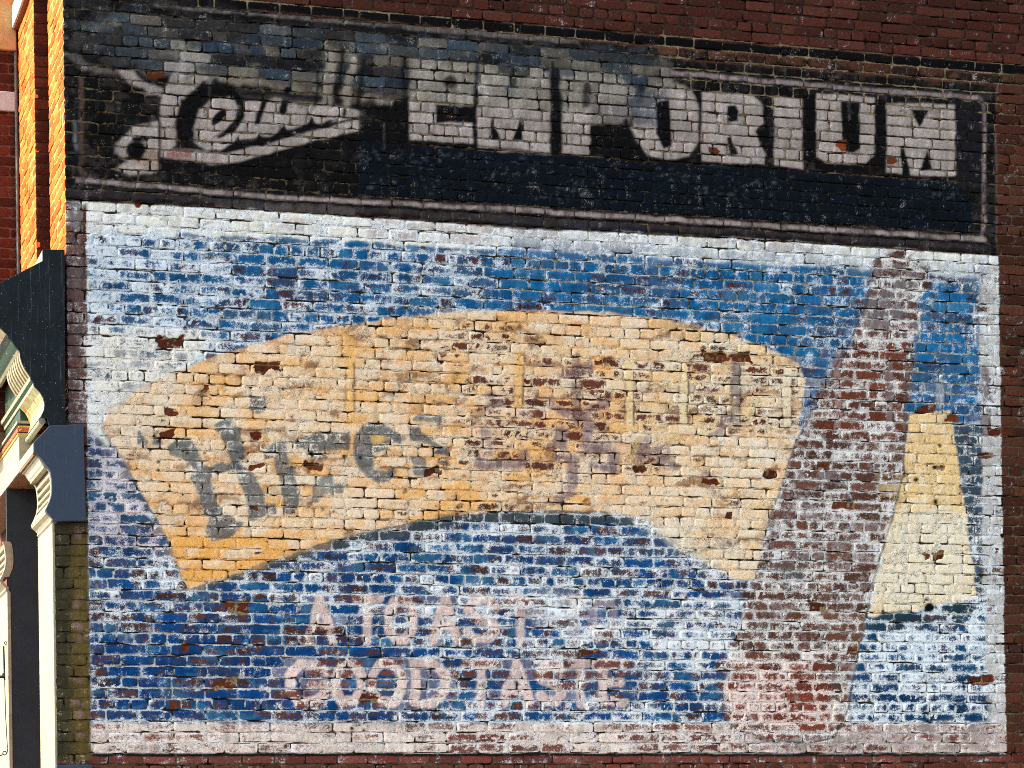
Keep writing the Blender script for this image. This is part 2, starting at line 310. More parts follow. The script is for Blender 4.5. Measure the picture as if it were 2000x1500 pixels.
# ---- capitals
def lp(*p): let(poly(p, 1.5, 2))
def bp_(*p): blk(poly(p, 1.5, 2))
GL = (168, 160, 150)
for pts in [[(800, 122), (926, 128), (926, 206), (800, 200)], [(934, 128), (964, 130), (1000, 190), (1038, 138), (1074, 140), (1075, 215), (932, 206)], [(1096, 142), (1200, 150), (1240, 175), (1240, 235), (1150, 245), (1096, 215)], [(1240, 215), (1262, 172), (1310, 160), (1352, 175), (1366, 215)]]:
    let(poly(pts, 4, 5), 0.78, GL)
for x, y0, y1, w in [(790, 118, 285, 15), (929, 122, 206, 8), (1085, 132, 215, 13), (1145, 168, 200, 18), (880, 160, 163, 26), (1002, 140, 160, 16), (1250, 168, 200, 10)]:
    blk(stroke([(x, y0), (x, y1)], w, 4, 4), 0.85)
for a_, b_, w in [((648, 106), (640, 208), 20), ((690, 118), (676, 205), 15)]:
    let(stroke([a_, b_], w, 4, 4), 0.8, (166, 156, 146))
for a_, b_, w in [((668, 100), (660, 200), 9), ((625, 130), (616, 205), 8), ((708, 120), (700, 210), 12)]:
    blk(stroke([a_, b_], w, 4, 4), 0.85)
blk(poly([(700, 205), (800, 200), (800, 290), (700, 272)], 5, 3), 0.8)
lp((800, 198), (925, 206), (925, 280), (800, 274)); lp((932, 205), (1075, 213), (1075, 302), (932, 292))
lp((1096, 214), (1152, 218), (1152, 303), (1096, 300))
let(poly([(1150, 185), (1235, 200), (1240, 240), (1152, 244)], 5, 4), 0.6, (120, 110, 112))
bp_((852, 205), (928, 208), (926, 240), (852, 240)); blk(stroke([(926, 190), (928, 284)], 7)); blk(stroke([(800, 276), (925, 284), (1070, 300)], 7, 3, 2), 0.7)
bp_((958, 228), (961, 272), (979, 272)); bp_((1000, 274), (1019, 228), (1021, 274))
blk(poly([(1074, 150), (1092, 150), (1098, 225), (1097, 300), (1074, 300)], 4, 3), 0.92); blk(stroke([(1080, 120), (1076, 200)], 5, 2, 2))
bp_((1153, 245), (1226, 248), (1250, 300), (1153, 302))
let(poly([(1232, 250), (1262, 195), (1310, 172), (1350, 188), (1366, 215), (1366, 275), (1345, 305), (1310, 314), (1265, 305)], 3, 2), 0.95)
fill(poly([(1225, 190), (1310, 172), (1285, 250), (1235, 250)], 8, 6), 0.75, paint=(70, 82, 96))
bp_((1284, 200), (1308, 195), (1312, 285), (1296, 290), (1282, 262)); blk(stroke([(1222, 235), (1235, 275), (1262, 308), (1300, 318), (1345, 310)], 7, 2.5, 2)); blk(stroke([(1355, 178), (1369, 205), (1369, 290)], 7, 2, 2))
lp((1371, 180), (1470, 186), (1490, 205), (1490, 240), (1478, 252), (1495, 300), (1492, 322), (1371, 316))
bp_((1420, 207), (1436, 205), (1444, 218), (1440, 236), (1421, 240)); bp_((1421, 268), (1428, 266), (1443, 303), (1424, 303)); blk(stroke([(1492, 195), (1496, 250)], 8)); bp_((1476, 256), (1500, 250), (1508, 310), (1494, 300))
lp((1512, 188), (1567, 192), (1568, 330), (1512, 322)); blk(poly([(1568, 185), (1594, 185), (1596, 312), (1569, 314)], 2.5, 2)); blk(stroke([(1372, 318), (1505, 330), (1570, 336)], 6, 2, 2), 0.8)
lp((1595, 182), (1708, 190), (1708, 300), (1690, 320), (1620, 322), (1596, 305)); bp_((1643, 198), (1680, 200), (1680, 290), (1668, 299), (1652, 297), (1644, 285))
blk(poly([(1708, 190), (1731, 195), (1731, 330), (1700, 325), (1709, 300)], 2.5, 2)); bp_((1588, 305), (1608, 318), (1690, 325), (1700, 340), (1590, 330))
lp((1732, 200), (1866, 205), (1866, 345), (1732, 338)); bp_((1780, 214), (1816, 216), (1797, 252)); bp_((1758, 290), (1766, 290), (1780, 345), (1762, 345)); bp_((1813, 286), (1818, 330), (1796, 333))
for cx, cy in [(1645, 286), (1745, 318), (1396, 292)]: fill(poly([(cx-11, cy-7), (cx+6, cy-8), (cx+12, cy), (cx+4, cy+8), (cx-8, cy+6)], 1.5, 8), cov=-0.1, mcov=0, bloom=-0.2, base=(128, 62, 32))
blk(poly([(1868, 195), (1912, 200), (1916, 370), (1868, 350)], 4, 4), 0.8, (30, 30, 36))
# --- the big advertisement
AD = poly([(168, 400), (170, 700), (172, 1100), (178, 1472), (1966, 1472), (1958, 1000), (1950, 501), (1480, 468), (1000, 446), (500, 410), (130, 393)], 1.5, 1.5)
fill(AD, paint=(252, 251, 242), cov=0.97, bare=0.12, mcov=0.9, bloom=0.26, bcol=(226, 230, 236), base=(112, 74, 68), mort=(168, 150, 124), mbl=0.1)
nw = fbm(GX/90, GY/40, 6, 3)
fill(band(lW, lambda x: lW(x)+44, 130, 1950, 3, 3)*sst(0.45, 0.7, nw), paint=(226, 217, 214))
# left faded margin
fill(poly([(124, 440), (166, 440), (168, 640), (170, 832), (120, 832)], 3, 3), paint=(112, 92, 90), cov=0.75, bare=0.3, mcov=0.5, bloom=0.12, base=(118, 80, 74), mort=(112, 94, 84), bcol=(196, 182, 182))
fill(poly([(130, 394), (170, 396), (160, 445), (128, 440)], 6, 4), paint=(130, 124, 124), cov=0.9, mcov=0.7, bloom=0.15)
# upper blue field
lU = line((165, 452), (500, 462), (1000, 488), (1250, 504), (1700, 528), (1915, 546))
ub = poly([(172, 455), (500, 463), (1000, 489), (1250, 505), (1700, 529), (1915, 546), (1918, 820), (1560, 840), (1560, 720), (1500, 680), (1400, 645), (1300, 625), (1200, 612), (1050, 606), (950, 608), (830, 615), (700, 632), (560, 660), (470, 690), (330, 720), (200, 790), (172, 800)], 3, 5)
fill(ub, paint=(20, 100, 158), cov=0.97, bq=0.25, bare=0.50, bloom=0.22, mbl=0.22, mcov=0.5, base=(92, 54, 52), bcol=(206, 216, 228))
fill(poly([(1000, 480), (1915, 546), (1915, 830), (1560, 830), (1560, 715), (1400, 645), (1200, 612), (1000, 606)], 60, 10), paint=(24, 118, 180), bloom=0.14, bare=0.40)
gl = np.clip(1-(GX-170)/300, 0, 1)*ub                    # left end nearly all white bloom
S['bloom'] += 0.30*gl; fill(gl*0.6, paint=(44, 92, 138))
fill(stroke([(174, 470), (176, 560), (196, 640), (176, 760)], 14, 5, 8), 0.6, paint=(26, 52, 96)); fill(stroke([(195, 455), (215, 480), (218, 560)], 8, 4, 5), 0.6, paint=(24, 46, 84))
fill(poly([(172, 640), (420, 660), (300, 760), (172, 800)], 25, 14), paint=(206, 204, 204), bloom=0.5, bcol=(232, 228, 222))
fill(band(lU, lambda x: lU(x)+16, 300, 1690, 2, 3)*sst(0.4, 0.6, fbm(GX/120, GY/30, 4, 2)), 0.85, paint=(70, 118, 164), bare=0.05)
# lower blue field
lb = poly([(172, 838), (235, 890), (300, 1000), (345, 1085), (372, 1148), (440, 1128), (610, 1068), (800, 1022), (950, 1002), (1180, 1000), (1260, 1014), (1330, 1076), (1440, 1130), (1475, 1130), (1440, 1230), (1412, 1340), (1420, 1412), (1000, 1416), (178, 1412)], 3, 4)
fill(lb, paint=(14, 80, 144), cov=0.98, bq=0.2, bare=0.58, bloom=0.21, mbl=0.40, mcov=0.25, base=(96, 64, 58), bcol=(214, 220, 228))
fill(lb*sst(0.55, 0.75, fbm(GX/140, GY/70, 7, 3)), bloom=0.30)
fill(poly([(172, 838), (235, 890), (340, 1085), (180, 1060)], 8, 8), paint=(72, 88, 128), bloom=0.30, bare=0.25, bcol=(214, 206, 212))
fill(ell(1110, 1190, 160, 60, 0, 40, 20), bloom=0.34); fill(ell(1330, 1230, 110, 60, 0, 40, 20), bloom=0.42)
fill(poly([(180, 1190), (760, 1190), (760, 1410), (180, 1410)], 60, 20), bloom=0.11, paint=(10, 70, 136))
nq = fbm(GX/38+5, GY/16, 2, 3); nr = fbm(GX/44, GY/18+70, 6, 3)
for msk in (ub, lb):
    fill(msk*sst(0.58, 0.70, nq), 0.7, paint=(64, 128, 168)); fill(msk*sst(0.60, 0.70, nr), 0.5, paint=(16, 48, 92)); fill(msk*sst(0.62, 0.74, fbm(GX/60+11, GY/24, 4, 3)), 0.35, paint=(92, 84, 92))
# bottom pale border and black rule
fill(poly([(178, 1414), (1962, 1412), (1966, 1471), (178, 1471)], 2, 2), paint=(240, 224, 216), cov=0.82, bare=0.35, bloom=0.2, mcov=0.9, base=(134, 84, 76), bcol=(222, 214, 214))
fill(poly([(900, 1440), (1500, 1440), (1500, 1471), (900, 1471)], 20, 8), bare=0.8); fill(poly([(1450, 1412), (1960, 1412), (1960, 1470), (1450, 1470)], 20, 8), paint=(190, 174, 170), bare=0.5)
fill(poly([(178, 1471), (1962, 1471), (1962, 1478), (178, 1478)], 1.5, 1.5), paint=(24, 22, 22), cov=1, mcov=0.9, bloom=0)
fill(poly([(178, 1478), (1962, 1478), (1962, 1491), (178, 1491)], 1.5, 1.5), base=(128, 72, 66), cov=0, bloom=0.1)
# right pale border
fill(poly([(1912, 548), (1950, 502), (1956, 900), (1964, 1412), (1922, 1412), (1918, 900)], 3, 3), paint=(216, 214, 212), cov=0.95, bare=0.35, bloom=0.24, bcol=(212, 218, 226))
# bottle outline area: mostly bare brick
BOT = [(1703, 545), (1712, 508), (1735, 497), (1775, 505), (1812, 530), (1800, 575), (1788, 640), (1780, 760), (1772, 850), (1764, 930), (1742, 1015), (1712, 1115), (1690, 1200), (1672, 1300), (1655, 1390), (1632, 1440), (1580, 1452), (1500, 1445), (1440, 1425), (1412, 1400), (1412, 1340), (1425, 1290), (1450, 1210), (1472, 1140), (1492, 1050), (1520, 965), (1555, 865), (1590, 800), (1620, 740), (1660, 665), (1690, 600)]
bm_ = poly(BOT, 9, 11)
fill(bm_, paint=(158, 138, 138), cov=0.60, bare=0.42, bloom=0.22, mbl=0.42, mcov=0.5, base=(116, 78, 64), bcol=(214, 212, 212))
fill(poly([(1600, 800), (1680, 660), (1770, 660), (1760, 860), (1600, 860)], 20, 10), cov=0.40, paint=(166, 130, 120), base=(122, 68, 50), bloom=0.22)
fill(poly([(1420, 1290), (1600, 1290), (1640, 1420), (1480, 1440), (1412, 1400)], 25, 14), cov=0.44, bloom=0.34, bcol=(226, 208, 204), base=(136, 66, 48))
fill(poly([(1700, 520), (1800, 530), (1780, 640), (1690, 640)], 10, 8), paint=(134, 122, 126), cov=0.9)
fill(ell(1600, 960, 60, 40, 0, 20, 10), 0.6, paint=(140, 126, 134), cov=0.8); fill(ell(1560, 1120, 60, 30, 0, 20, 10), 0.7, paint=(64, 84, 94), cov=0.7)
# cream panel right of it
CR = [(1776, 812), (1800, 806), (1856, 800), (1862, 850), (1872, 905), (1886, 1000), (1902, 1110), (1908, 1166), (1830, 1182), (1735, 1200), (1703, 1202), (1720, 1110), (1742, 1015), (1764, 930), (1768, 870)]
fill(poly(CR, 2, 2), paint=(270, 232, 168), cov=0.99, bare=0.10, mcov=0.98, bloom=0.18, mbl=-0.1, bcol=(222, 216, 200), base=(150, 80, 40))
fill(poly([(1740, 1000), (1890, 1000), (1908, 1166), (1703, 1202)], 20, 10), paint=(276, 260, 230), bloom=0.34)
fill(poly([(1708, 920), (1766, 925), (1752, 985), (1718, 975)], 8, 5), 0.9, paint=(202, 176, 132), cov=0.9)
# right lower blue and teal
fill(poly([(1860, 830), (1918, 830), (1920, 1165), (1908, 1166), (1886, 1000), (1870, 900)], 2, 3), paint=(64, 84, 102), cov=0.95, bare=0.3, bloom=0.22, mcov=0.5)
fill(poly([(1692, 1205), (1830, 1184), (1925, 1166), (1927, 1410), (1660, 1410), (1672, 1300)], 3, 4), paint=(22, 80, 124), cov=0.97, bare=0.32, bloom=0.36, mbl=0.2, mcov=0.4, bcol=(216, 226, 236), base=(112, 60, 54))
fill(poly([(1692, 1205), (1830, 1184), (1920, 1170), (1880, 1222), (1695, 1232)], 4, 6), paint=(40, 68, 84), bloom=0.24)
fill(poly([(1660, 1320), (1925, 1320), (1925, 1410), (1660, 1410)], 20, 8), paint=(14, 60, 106), bloom=0.30)
# --- the orange ribbon
RIB = [(198, 832), (215, 800), (300, 745), (370, 715), (470, 681), (560, 655), (700, 631), (830, 615), (950, 608), (1050, 606), (1200, 612), (1300, 625), (1400, 645), (1500, 680), (1562, 712), (1572, 745), (1558, 850), (1522, 960), (1492, 1050), (1472, 1132), (1440, 1130), (1390, 1106), (1330, 1074), (1290, 1036), (1250, 1010), (1180, 998), (1050, 996), (950, 1000), (870, 1008), (800, 1020), (700, 1040), (610, 1066), (560, 1085), (500, 1102), (440, 1126), (374, 1149), (345, 1085), (300, 1000), (238, 892)]
rib = poly(RIB, 1.5, 1.5)
# its grey shadow
fill(stroke([(374, 1152), (440, 1134), (500, 1110), (610, 1076), (700, 1052), (800, 1032), (870, 1018), (950, 1010), (1100, 1008), (1200, 1010), (1260, 1024)], (6, 14, 18, 20, 22, 24, 26, 28, 28, 26, 16), 4, 4), 0.95, paint=(74, 84, 88), cov=0.98, bare=0.25, bloom=0.12)
fill(stroke([(200, 838), (235, 892), (300, 1000), (345, 1085), (372, 1146)], (8, 9, 10, 10, 9), 2, 2), 0.8, paint=(92, 100, 108), bloom=0.1, bare=0.1)
fill(rib, paint=(288, 222, 140), cov=1.0, bq=0.30, bare=0.18, mcov=1.0, bloom=0.10, mbl=-0.12, bcol=(238, 214, 188), base=(112, 66, 50), mort=(150, 120, 84))
fill(rib*sst(0, 1, (GX-1150)/250), paint=(280, 244, 188), bloom=0.20, bcol=(222, 212, 194))
fill(rib*sst(0.40, 0.80, fbm(GX/70, GY/40, 1, 3)), 0.8, paint=(290, 240, 186))
fill(rib*sst(0.56, 0.70, fbm(GX/110+7, GY/60, 2, 3)), 0.6, paint=(290, 246, 202), bloom=0.2)
fill(rib*sst(0.46, 0.62, fbm(GX/46+21, GY/20, 3, 3)), 0.75, paint=(288, 258, 220), bloom=0.28)
fill(rib*sst(0.60, 0.70, fbm(GX/40+60, GY/18, 6, 3)), 0.5, paint=(232, 174, 112)); fill(rib*sst(0.68, 0.76, fbm(GX/36+90, GY/18, 1, 3)), 0.8, paint=(150, 104, 74), bare=0.5)
fill(poly([(196, 830), (215, 790), (330, 735), (360, 800), (300, 860), (240, 890)], 30, 12), 0.8, paint=(262, 244, 222), bloom=0.34)
fill(poly([(360, 1148), (330, 1040), (600, 1040), (600, 1070)], 14, 6), paint=(290, 214, 116), bloom=0.03)
for pts in [[(915, 745), (1010, 745), (1010, 905), (905, 905)], [(1000, 830), (1230, 830), (1280, 915), (1060, 925), (1000, 905)], [(1330, 685), (1500, 685), (1560, 760), (1550, 830), (1340, 800)], [(1130, 690), (1220, 700), (1250, 790), (1110, 800)], [(900, 640), (1000, 640), (1000, 690), (850, 690)], [(780, 1000), (1000, 985), (1000, 1000), (800, 1018)]]:
    fill(poly(pts, 14, 12), bare=0.88, cov=0.92)
fill(poly([(1030, 690), (1130, 690), (1130, 800), (1030, 800)], 14, 10), bare=0.6)
fill(poly([(905, 735), (1260, 735), (1290, 920), (1060, 930), (900, 905)], 40, 20), bare=0.74, base=(120, 70, 58))
fill(poly([(1280, 690), (1560, 720), (1545, 850), (1290, 830)], 30, 16), bare=0.5)
nbr = sst(0.60, 0.74, fbm(GX/30+3, GY/16, 5, 3)); fill(rib*nbr, 0.25, paint=(190, 142, 92))
fill(rib*sst(0.62, 0.72, fbm(GX/44+30, GY/20, 7, 3)), 0.6, paint=(284, 268, 246), bloom=0.28)
# light cream chips along the curled right end
fill(stroke([(1250, 1012), (1300, 1040), (1340, 1075), (1400, 1110)], 26, 10, 8), 0.8, paint=(214, 206, 190), bloom=0.35)
fill(stroke([(1370, 1035), (1400, 1050), (1430, 1062)], 5, 2, 2), 0.8, paint=(70, 84, 90)); fill(stroke([(1335, 1078), (1440, 1062)], 6, 3, 3), 0.7, paint=(80, 94, 100))
# --- grey-blue lettering on the ribbon
TE = (88, 106, 118)
Z2 = lambda x, y: (240+x*0.35, 740+y*0.35)
def gl_(pts, w=None, op=0.86, c=TE):
    q = [Z2(*t) for t in pts]
    fill(poly(q, 1.2, 2.5) if w is None else stroke(q, w, 1.2, 2.5), op, paint=c, bq=0.0, bare=0.36, cov=0.97, bloom=0.18, mcov=0.7, bcol=(222, 216, 208))
for cx in (105, 192): gl_([(cx-30, 365), (cx-20, 300), (cx-8, 280), (cx, 320), (cx+34, 345), (cx+25, 375)])
gl_([(245, 375), (290, 340), (380, 335), (425, 400), (450, 470), (500, 500), (490, 570), (520, 690), (575, 745), (640, 795), (690, 800), (610, 880), (500, 915), (460, 850), (480, 790), (450, 740), (430, 660), (380, 560), (350, 460), (260, 420)])
gl_([(510, 260), (560, 225), (610, 220), (600, 260), (660, 270), (665, 340), (690, 430), (650, 470), (730, 520), (780, 630), (800, 690), (860, 700), (860, 760), (800, 765), (720, 800), (700, 790), (700, 690), (660, 600), (640, 540), (590, 420), (540, 310)])
gl_([(480, 495), (520, 465), (640, 470), (700, 500), (520, 525)])
gl_([(700, 130), (705, 100), (790, 95), (805, 150), (790, 185), (750, 198), (705, 180)])
gl_([(775, 380), (905, 350), (920, 420), (950, 500), (970, 570), (990, 650), (985, 700), (960, 760), (880, 760), (895, 690), (880, 600), (845, 490), (840, 440), (790, 450)])
gl_([(980, 320), (1060, 300), (1260, 295), (1275, 340), (1265, 400), (1180, 405), (1050, 400), (960, 385), (950, 350)], c=(80, 92, 104)); gl_([(1045, 400), (1060, 385), (1140, 430), (1140, 450), (1060, 455)], c=(60, 76, 90))
gl_([(1060, 545), (1170, 530), (1180, 580), (1240, 600), (1240, 640), (1120, 650), (1090, 690), (1060, 690), (1050, 620), (1080, 590)], op=0.8)
gl_([(1330, 270), (1380, 245), (1450, 240), (1490, 270), (1550, 310), (1560, 380), (1530, 350), (1440, 375), (1490, 390), (1400, 410), (1400, 500), (1480, 520), (1530, 500), (1520, 560), (1440, 585), (1370, 560), (1310, 490), (1290, 430), (1290, 350)])
fill(poly([Z2(*t) for t in [(1385, 320), (1440, 310), (1485, 330), (1430, 360), (1400, 375)]], 2, 2), paint=(230, 186, 112), bloom=0.05, bare=0)
gl_([(1590, 260), (1660, 270), (1670, 300), (1830, 400), (1830, 430), (1740, 420), (1760, 380), (1600, 340)], c=(62, 78, 94)); gl_([(1600, 430), (1690, 440), (1700, 540), (1620, 545), (1610, 480)], op=0.8, c=(96, 104, 114)); gl_([(1610, 230), (1640, 195), (1730, 200), (1800, 210), (1800, 240), (1740, 245)], op=0.8); gl_([(1760, 450), (1820, 450), (1830, 480), (1770, 480)], c=(60, 76, 90))
# --- faded purple lettering in the middle
Z3 = lambda x, y: (860+x*0.38, 660+y*0.38)
def pl(pts, w, op=0.75):
    fill(stroke([Z3(*t) for t in pts], w, 4, 5), op, paint=(126, 104, 128), bq=0.0, bare=0.25, bloom=0.16, mcov=0.5)
pl([(250, 290), (330, 330), (240, 370)], 18); pl([(230, 470), (250, 560), (200, 640), (420, 640), (440, 590)], 20)
pl([(640, 190), (760, 160)], 22); pl([(620, 480), (620, 600), (680, 640), (680, 730), (620, 830)], 26); pl([(560, 330), (700, 420), (760, 380), (860, 330)], 20); pl([(760, 440), (740, 560), (860, 560)], 22); pl([(1060, 520), (1030, 600), (1160, 580), (1140, 640), (1210, 660)], 20); pl([(790, 660), (880, 665)], 16); pl([(900, 600), (900, 630)], 22); pl([(1480, 400), (1440, 480), (1400, 500)], 20); pl([(1350, 690), (1390, 700)], 16)
fill(stroke([Z3(1020, 510), Z3(980, 610)], 11, 2, 2), paint=(224, 190, 132), bare=0, bloom=0.1)
# vertical strokes of the older lettering, evenly spaced
for x, y0, y1, c in [(683, 690, 800, (285, 224, 140)), (1013, 695, 790, (285, 220, 132)), (1126, 695, 812, (112, 72, 76)), (1229, 705, 830, (278, 246, 190)), (1335, 715, 826, (280, 254, 204)), (1437, 700, 828, (150, 136, 138)), (1538, 720, 826, (280, 262, 226)), (1636, 690, 838, (170, 130, 122)), (1737, 715, 842, (140, 118, 120)), (1924, 720, 846, (116, 98, 106)), (1835, 745, 790, (190, 196, 206))]:
    fill(stroke([(x, y0), (x, y1)], 15 if x > 1050 else 20, 2.5, 2.0), 0.8, bq=0.0, paint=c, cov=1, bare=0.05, mcov=1.0, bloom=0.10, mort=(170, 150, 120))
    fill(stroke([(x+9, y0+20), (x+9, y1)], 4, 1.3, 2), 0.9, bq=0.0, paint=(60, 40, 32), mcov=1); fill(stroke([(x-9, y0+40), (x-9, y1)], 3.5, 1.3, 2), 0.7, bq=0.0, paint=(70, 48, 36), mcov=1)
for x, y0, y1 in [(915, 700, 800), (1013, 700, 800), (1126, 700, 812), (1229, 708, 828), (1335, 715, 826), (1437, 705, 828)]:
    for t in (0.04, 0.48, 0.9):
        yy = y0+(y1-y0)*t; fill(poly([(x+12, yy-9), (x+62, yy-7), (x+64, yy+10), (x+12, yy+9)], 4, 7), 0.85, bare=0.95, cov=0.85, bloom=0.12, base=(112, 64, 54))
fill(stroke([(975, 645), (980, 690), (978, 730)], 4, 1.5, 1.5), 0.8, paint=(236, 220, 190))
# --- pale capitals on the lower blue
PK = (248, 218, 212)
def cap(pts, w=15, op=0.9, c=PK): fill(stroke(pts, w, 1.2, 3.0), op, paint=c, bq=0.0, cov=0.92, bare=0.42, bloom=0.20, mcov=0.85, base=(136, 86, 76), bcol=(226, 218, 214))
fill(poly([(560, 1285), (1250, 1285), (1250, 1378), (560, 1378)], 30, 14), 0.5, base=(150, 88, 72), bloom=0.06, bare=0.6)
GLY = dict(A=[[(0, 1), (.5, 0), (1, 1)], [(.2, .68), (.8, .68)]], T=[[(0, .02), (1, .02)], [(.5, 0), (.5, 1)]], O=[[(.25, .04), (.75, .04), (1, .3), (1, .7), (.75, .96), (.25, .96), (0, .7), (0, .3), (.25, .04)]],
           S=[[(1, .2), (.75, .03), (.25, .03), (0, .22), (.12, .42), (.88, .58), (1, .78), (.75, .97), (.25, .97), (0, .8)]], G=[[(1, .2), (.75, .03), (.25, .03), (0, .3), (0, .7), (.25, .97), (.75, .97), (1, .75), (1, .55), (.6, .55)]],
           D=[[(.05, 0), (.05, 1), (.6, 1), (1, .7), (1, .3), (.6, 0), (.05, 0)]], E=[[(1, .02), (.05, .02), (.05, .98), (1, .98)], [(.05, .5), (.8, .5)]])
def word(spec, y0, y1, w, op):
    for ch_, x0, x1, o_ in spec:
        for st in GLY[ch_]: cap([(x0+8+(x1-x0-16)*u, y0+7+(y1-y0-14)*v) for u, v in st], w, op*o_)
word([('A', 594, 658, 1), ('T', 688, 748, .9), ('O', 752, 814, 1), ('A', 836, 902, 1), ('S', 906, 978, 1), ('T', 986, 1046, .8), ('T', 1096, 1146, .4), ('O', 1150, 1206, .4)], 1162, 1258, 18, 0.92)
word([('G', 560, 642, 1), ('O', 647, 714, 1), ('O', 720, 792, 1), ('D', 800, 878, 1), ('T', 904, 974, .9), ('A', 974, 1044, .9), ('S', 1046, 1104, .9), ('T', 1106, 1164, .8), ('E', 1166, 1228, .9)], 1288, 1380, 19, 0.92)
fill(ell(1080, 1190, 60, 36, 0, 18, 10), 0.6, paint=(190, 182, 178), bloom=0.40)
# thin outlines of the bottle and the panel
for pts in [BOT[0:2]+[BOT[2], BOT[3], BOT[4]], BOT[24:]+[BOT[0]], BOT[12:21], [(1770, 700), (1764, 930)], [(1764, 930), (1742, 1015), (1712, 1115), (1692, 1205)]]:
    fill(stroke(pts, 4, 1.5, 2), 0.75, paint=(26, 30, 38), cov=1, bare=0.05, mcov=0.7, bloom=0.05)
fill(stroke([(1446, 1395), (1490, 1430)], 7, 2, 2), 0.9, paint=(24, 22, 24), cov=1, mcov=0.9); fill(stroke([(1640, 1410), (1634, 1430), (1620, 1446)], 6, 2, 2), 0.9, paint=(24, 22, 26), cov=1, mcov=0.9)
fill(stroke([(1555, 865), (1580, 830), (1610, 790)], 4, 1.5, 2), 0.8, paint=(40, 36, 34), cov=1, mcov=0.8)
# olive distemper on the pier below the slate block
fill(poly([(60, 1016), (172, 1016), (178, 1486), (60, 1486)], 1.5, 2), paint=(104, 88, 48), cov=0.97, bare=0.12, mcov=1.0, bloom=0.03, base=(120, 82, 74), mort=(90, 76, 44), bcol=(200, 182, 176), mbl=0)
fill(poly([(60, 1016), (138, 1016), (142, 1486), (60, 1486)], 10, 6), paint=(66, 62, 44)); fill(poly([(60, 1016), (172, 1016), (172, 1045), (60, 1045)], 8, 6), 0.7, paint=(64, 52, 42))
for cx, cy in [(150, 1038), (147, 1180), (155, 1226), (152, 1246), (152, 1336), (154, 1375), (156, 1400), (158, 1438)]: fill(poly([(cx-9, cy-6), (cx+3, cy-9), (cx+11, cy-2), (cx+6, cy+7), (cx-6, cy+6)], 2.5, 9), 0.75, paint=(140, 112, 108))
# single bricks that have lost their face
CHIPS = [(328, 668, 30, 10), (525, 718, 26, 9), (403, 757, 7, 9), (338, 803, 16, 7), (465, 1188, 28, 10), (435, 1336, 30, 9), (345, 1378, 14, 9), (363, 1263, 9, 9), (1248, 915, 12, 9), (1400, 698, 34, 9), (1452, 698, 20, 9), (1387, 942, 24, 6), (1500, 922, 16, 7), (1605, 916, 14, 9), (1650, 987, 26, 8), (1597, 1186, 22, 9), (1668, 1266, 12, 9), (1832, 1089, 14, 10), (1808, 1088, 6, 8), (1836, 916, 12, 5), (1918, 1324, 26, 8), (1810, 795, 11, 9), (1856, 812, 8, 9), (1930, 895, 18, 7), (497, 845, 10, 8), (505, 912, 14, 6), (500, 994, 10, 7), (845, 922, 22, 8), (610, 912, 18, 6), (1155, 1277, 26, 7), (720, 1368, 16, 8), (1950, 842, 26, 9), (1420, 1004, 7, 9), (270, 400, 10, 7), (325, 845, 14, 7)]
for cx, cy, rx, ry in CHIPS:
    rx *= 0.86; ry *= 0.9
    fill(poly([(cx-rx, cy-ry), (cx+rx, cy-ry), (cx+rx, cy+ry), (cx-rx, cy+ry)], 1.5, 9), cov=-0.3, mcov=0.1, bloom=-0.35, bare=0.0, base=(116, 58, 36), spall=1.0)
HOLES = [(308, 843, 3), (308, 862, 3.5), (310, 902, 4.5), (310, 918, 3.5), (366, 885, 3), (399, 885, 3), (608, 884, 4.5), (673, 893, 5), (704, 894, 4), (602, 922, 4.5), (792, 960, 5), (630, 995, 4), (687, 1423, 3.5), (1835, 870, 4), (1788, 936, 5), (1827, 980, 5), (1815, 1186, 9), (1810, 1170, 4), (1340, 1168, 4)]
for cx, cy, r_ in HOLES:
    fill(ell(cx, cy, r_, r_, 0, 1.2, 1), paint=(10, 9, 9), base=(10, 9, 9), mort=(10, 9, 9), bcol=(10, 9, 9))

for k_ in range(60):
    x_, y_ = rng.uniform(180, 1940), rng.uniform(40, 1380); l_ = rng.uniform(14, 60); pale = rng.random() < 0.55
    fill(stroke([(x_, y_), (x_+rng.uniform(-2, 2), y_+l_)], rng.uniform(2, 4), 1.5, 1.5), 0.5 if pale else 0.4, paint=((214, 214, 208) if y_ > 480 else (90, 90, 88)) if pale else (52, 46, 42), mcov=1.0)
def samp(A, px, py):
    x = np.clip(px/2-0.5, 0, 998.999); y = np.clip(py/2-0.5, 0, 748.999)
    x0 = x.astype(int); y0 = y.astype(int); fx = x-x0; fy = y-y0
    if A.ndim == 3: fx = fx[..., None]; fy = fy[..., None]
    return (A[y0, x0]*(1-fx)+A[y0, x0+1]*fx)*(1-fy)+(A[y0+1, x0]*(1-fx)+A[y0+1, x0+1]*fx)*fy

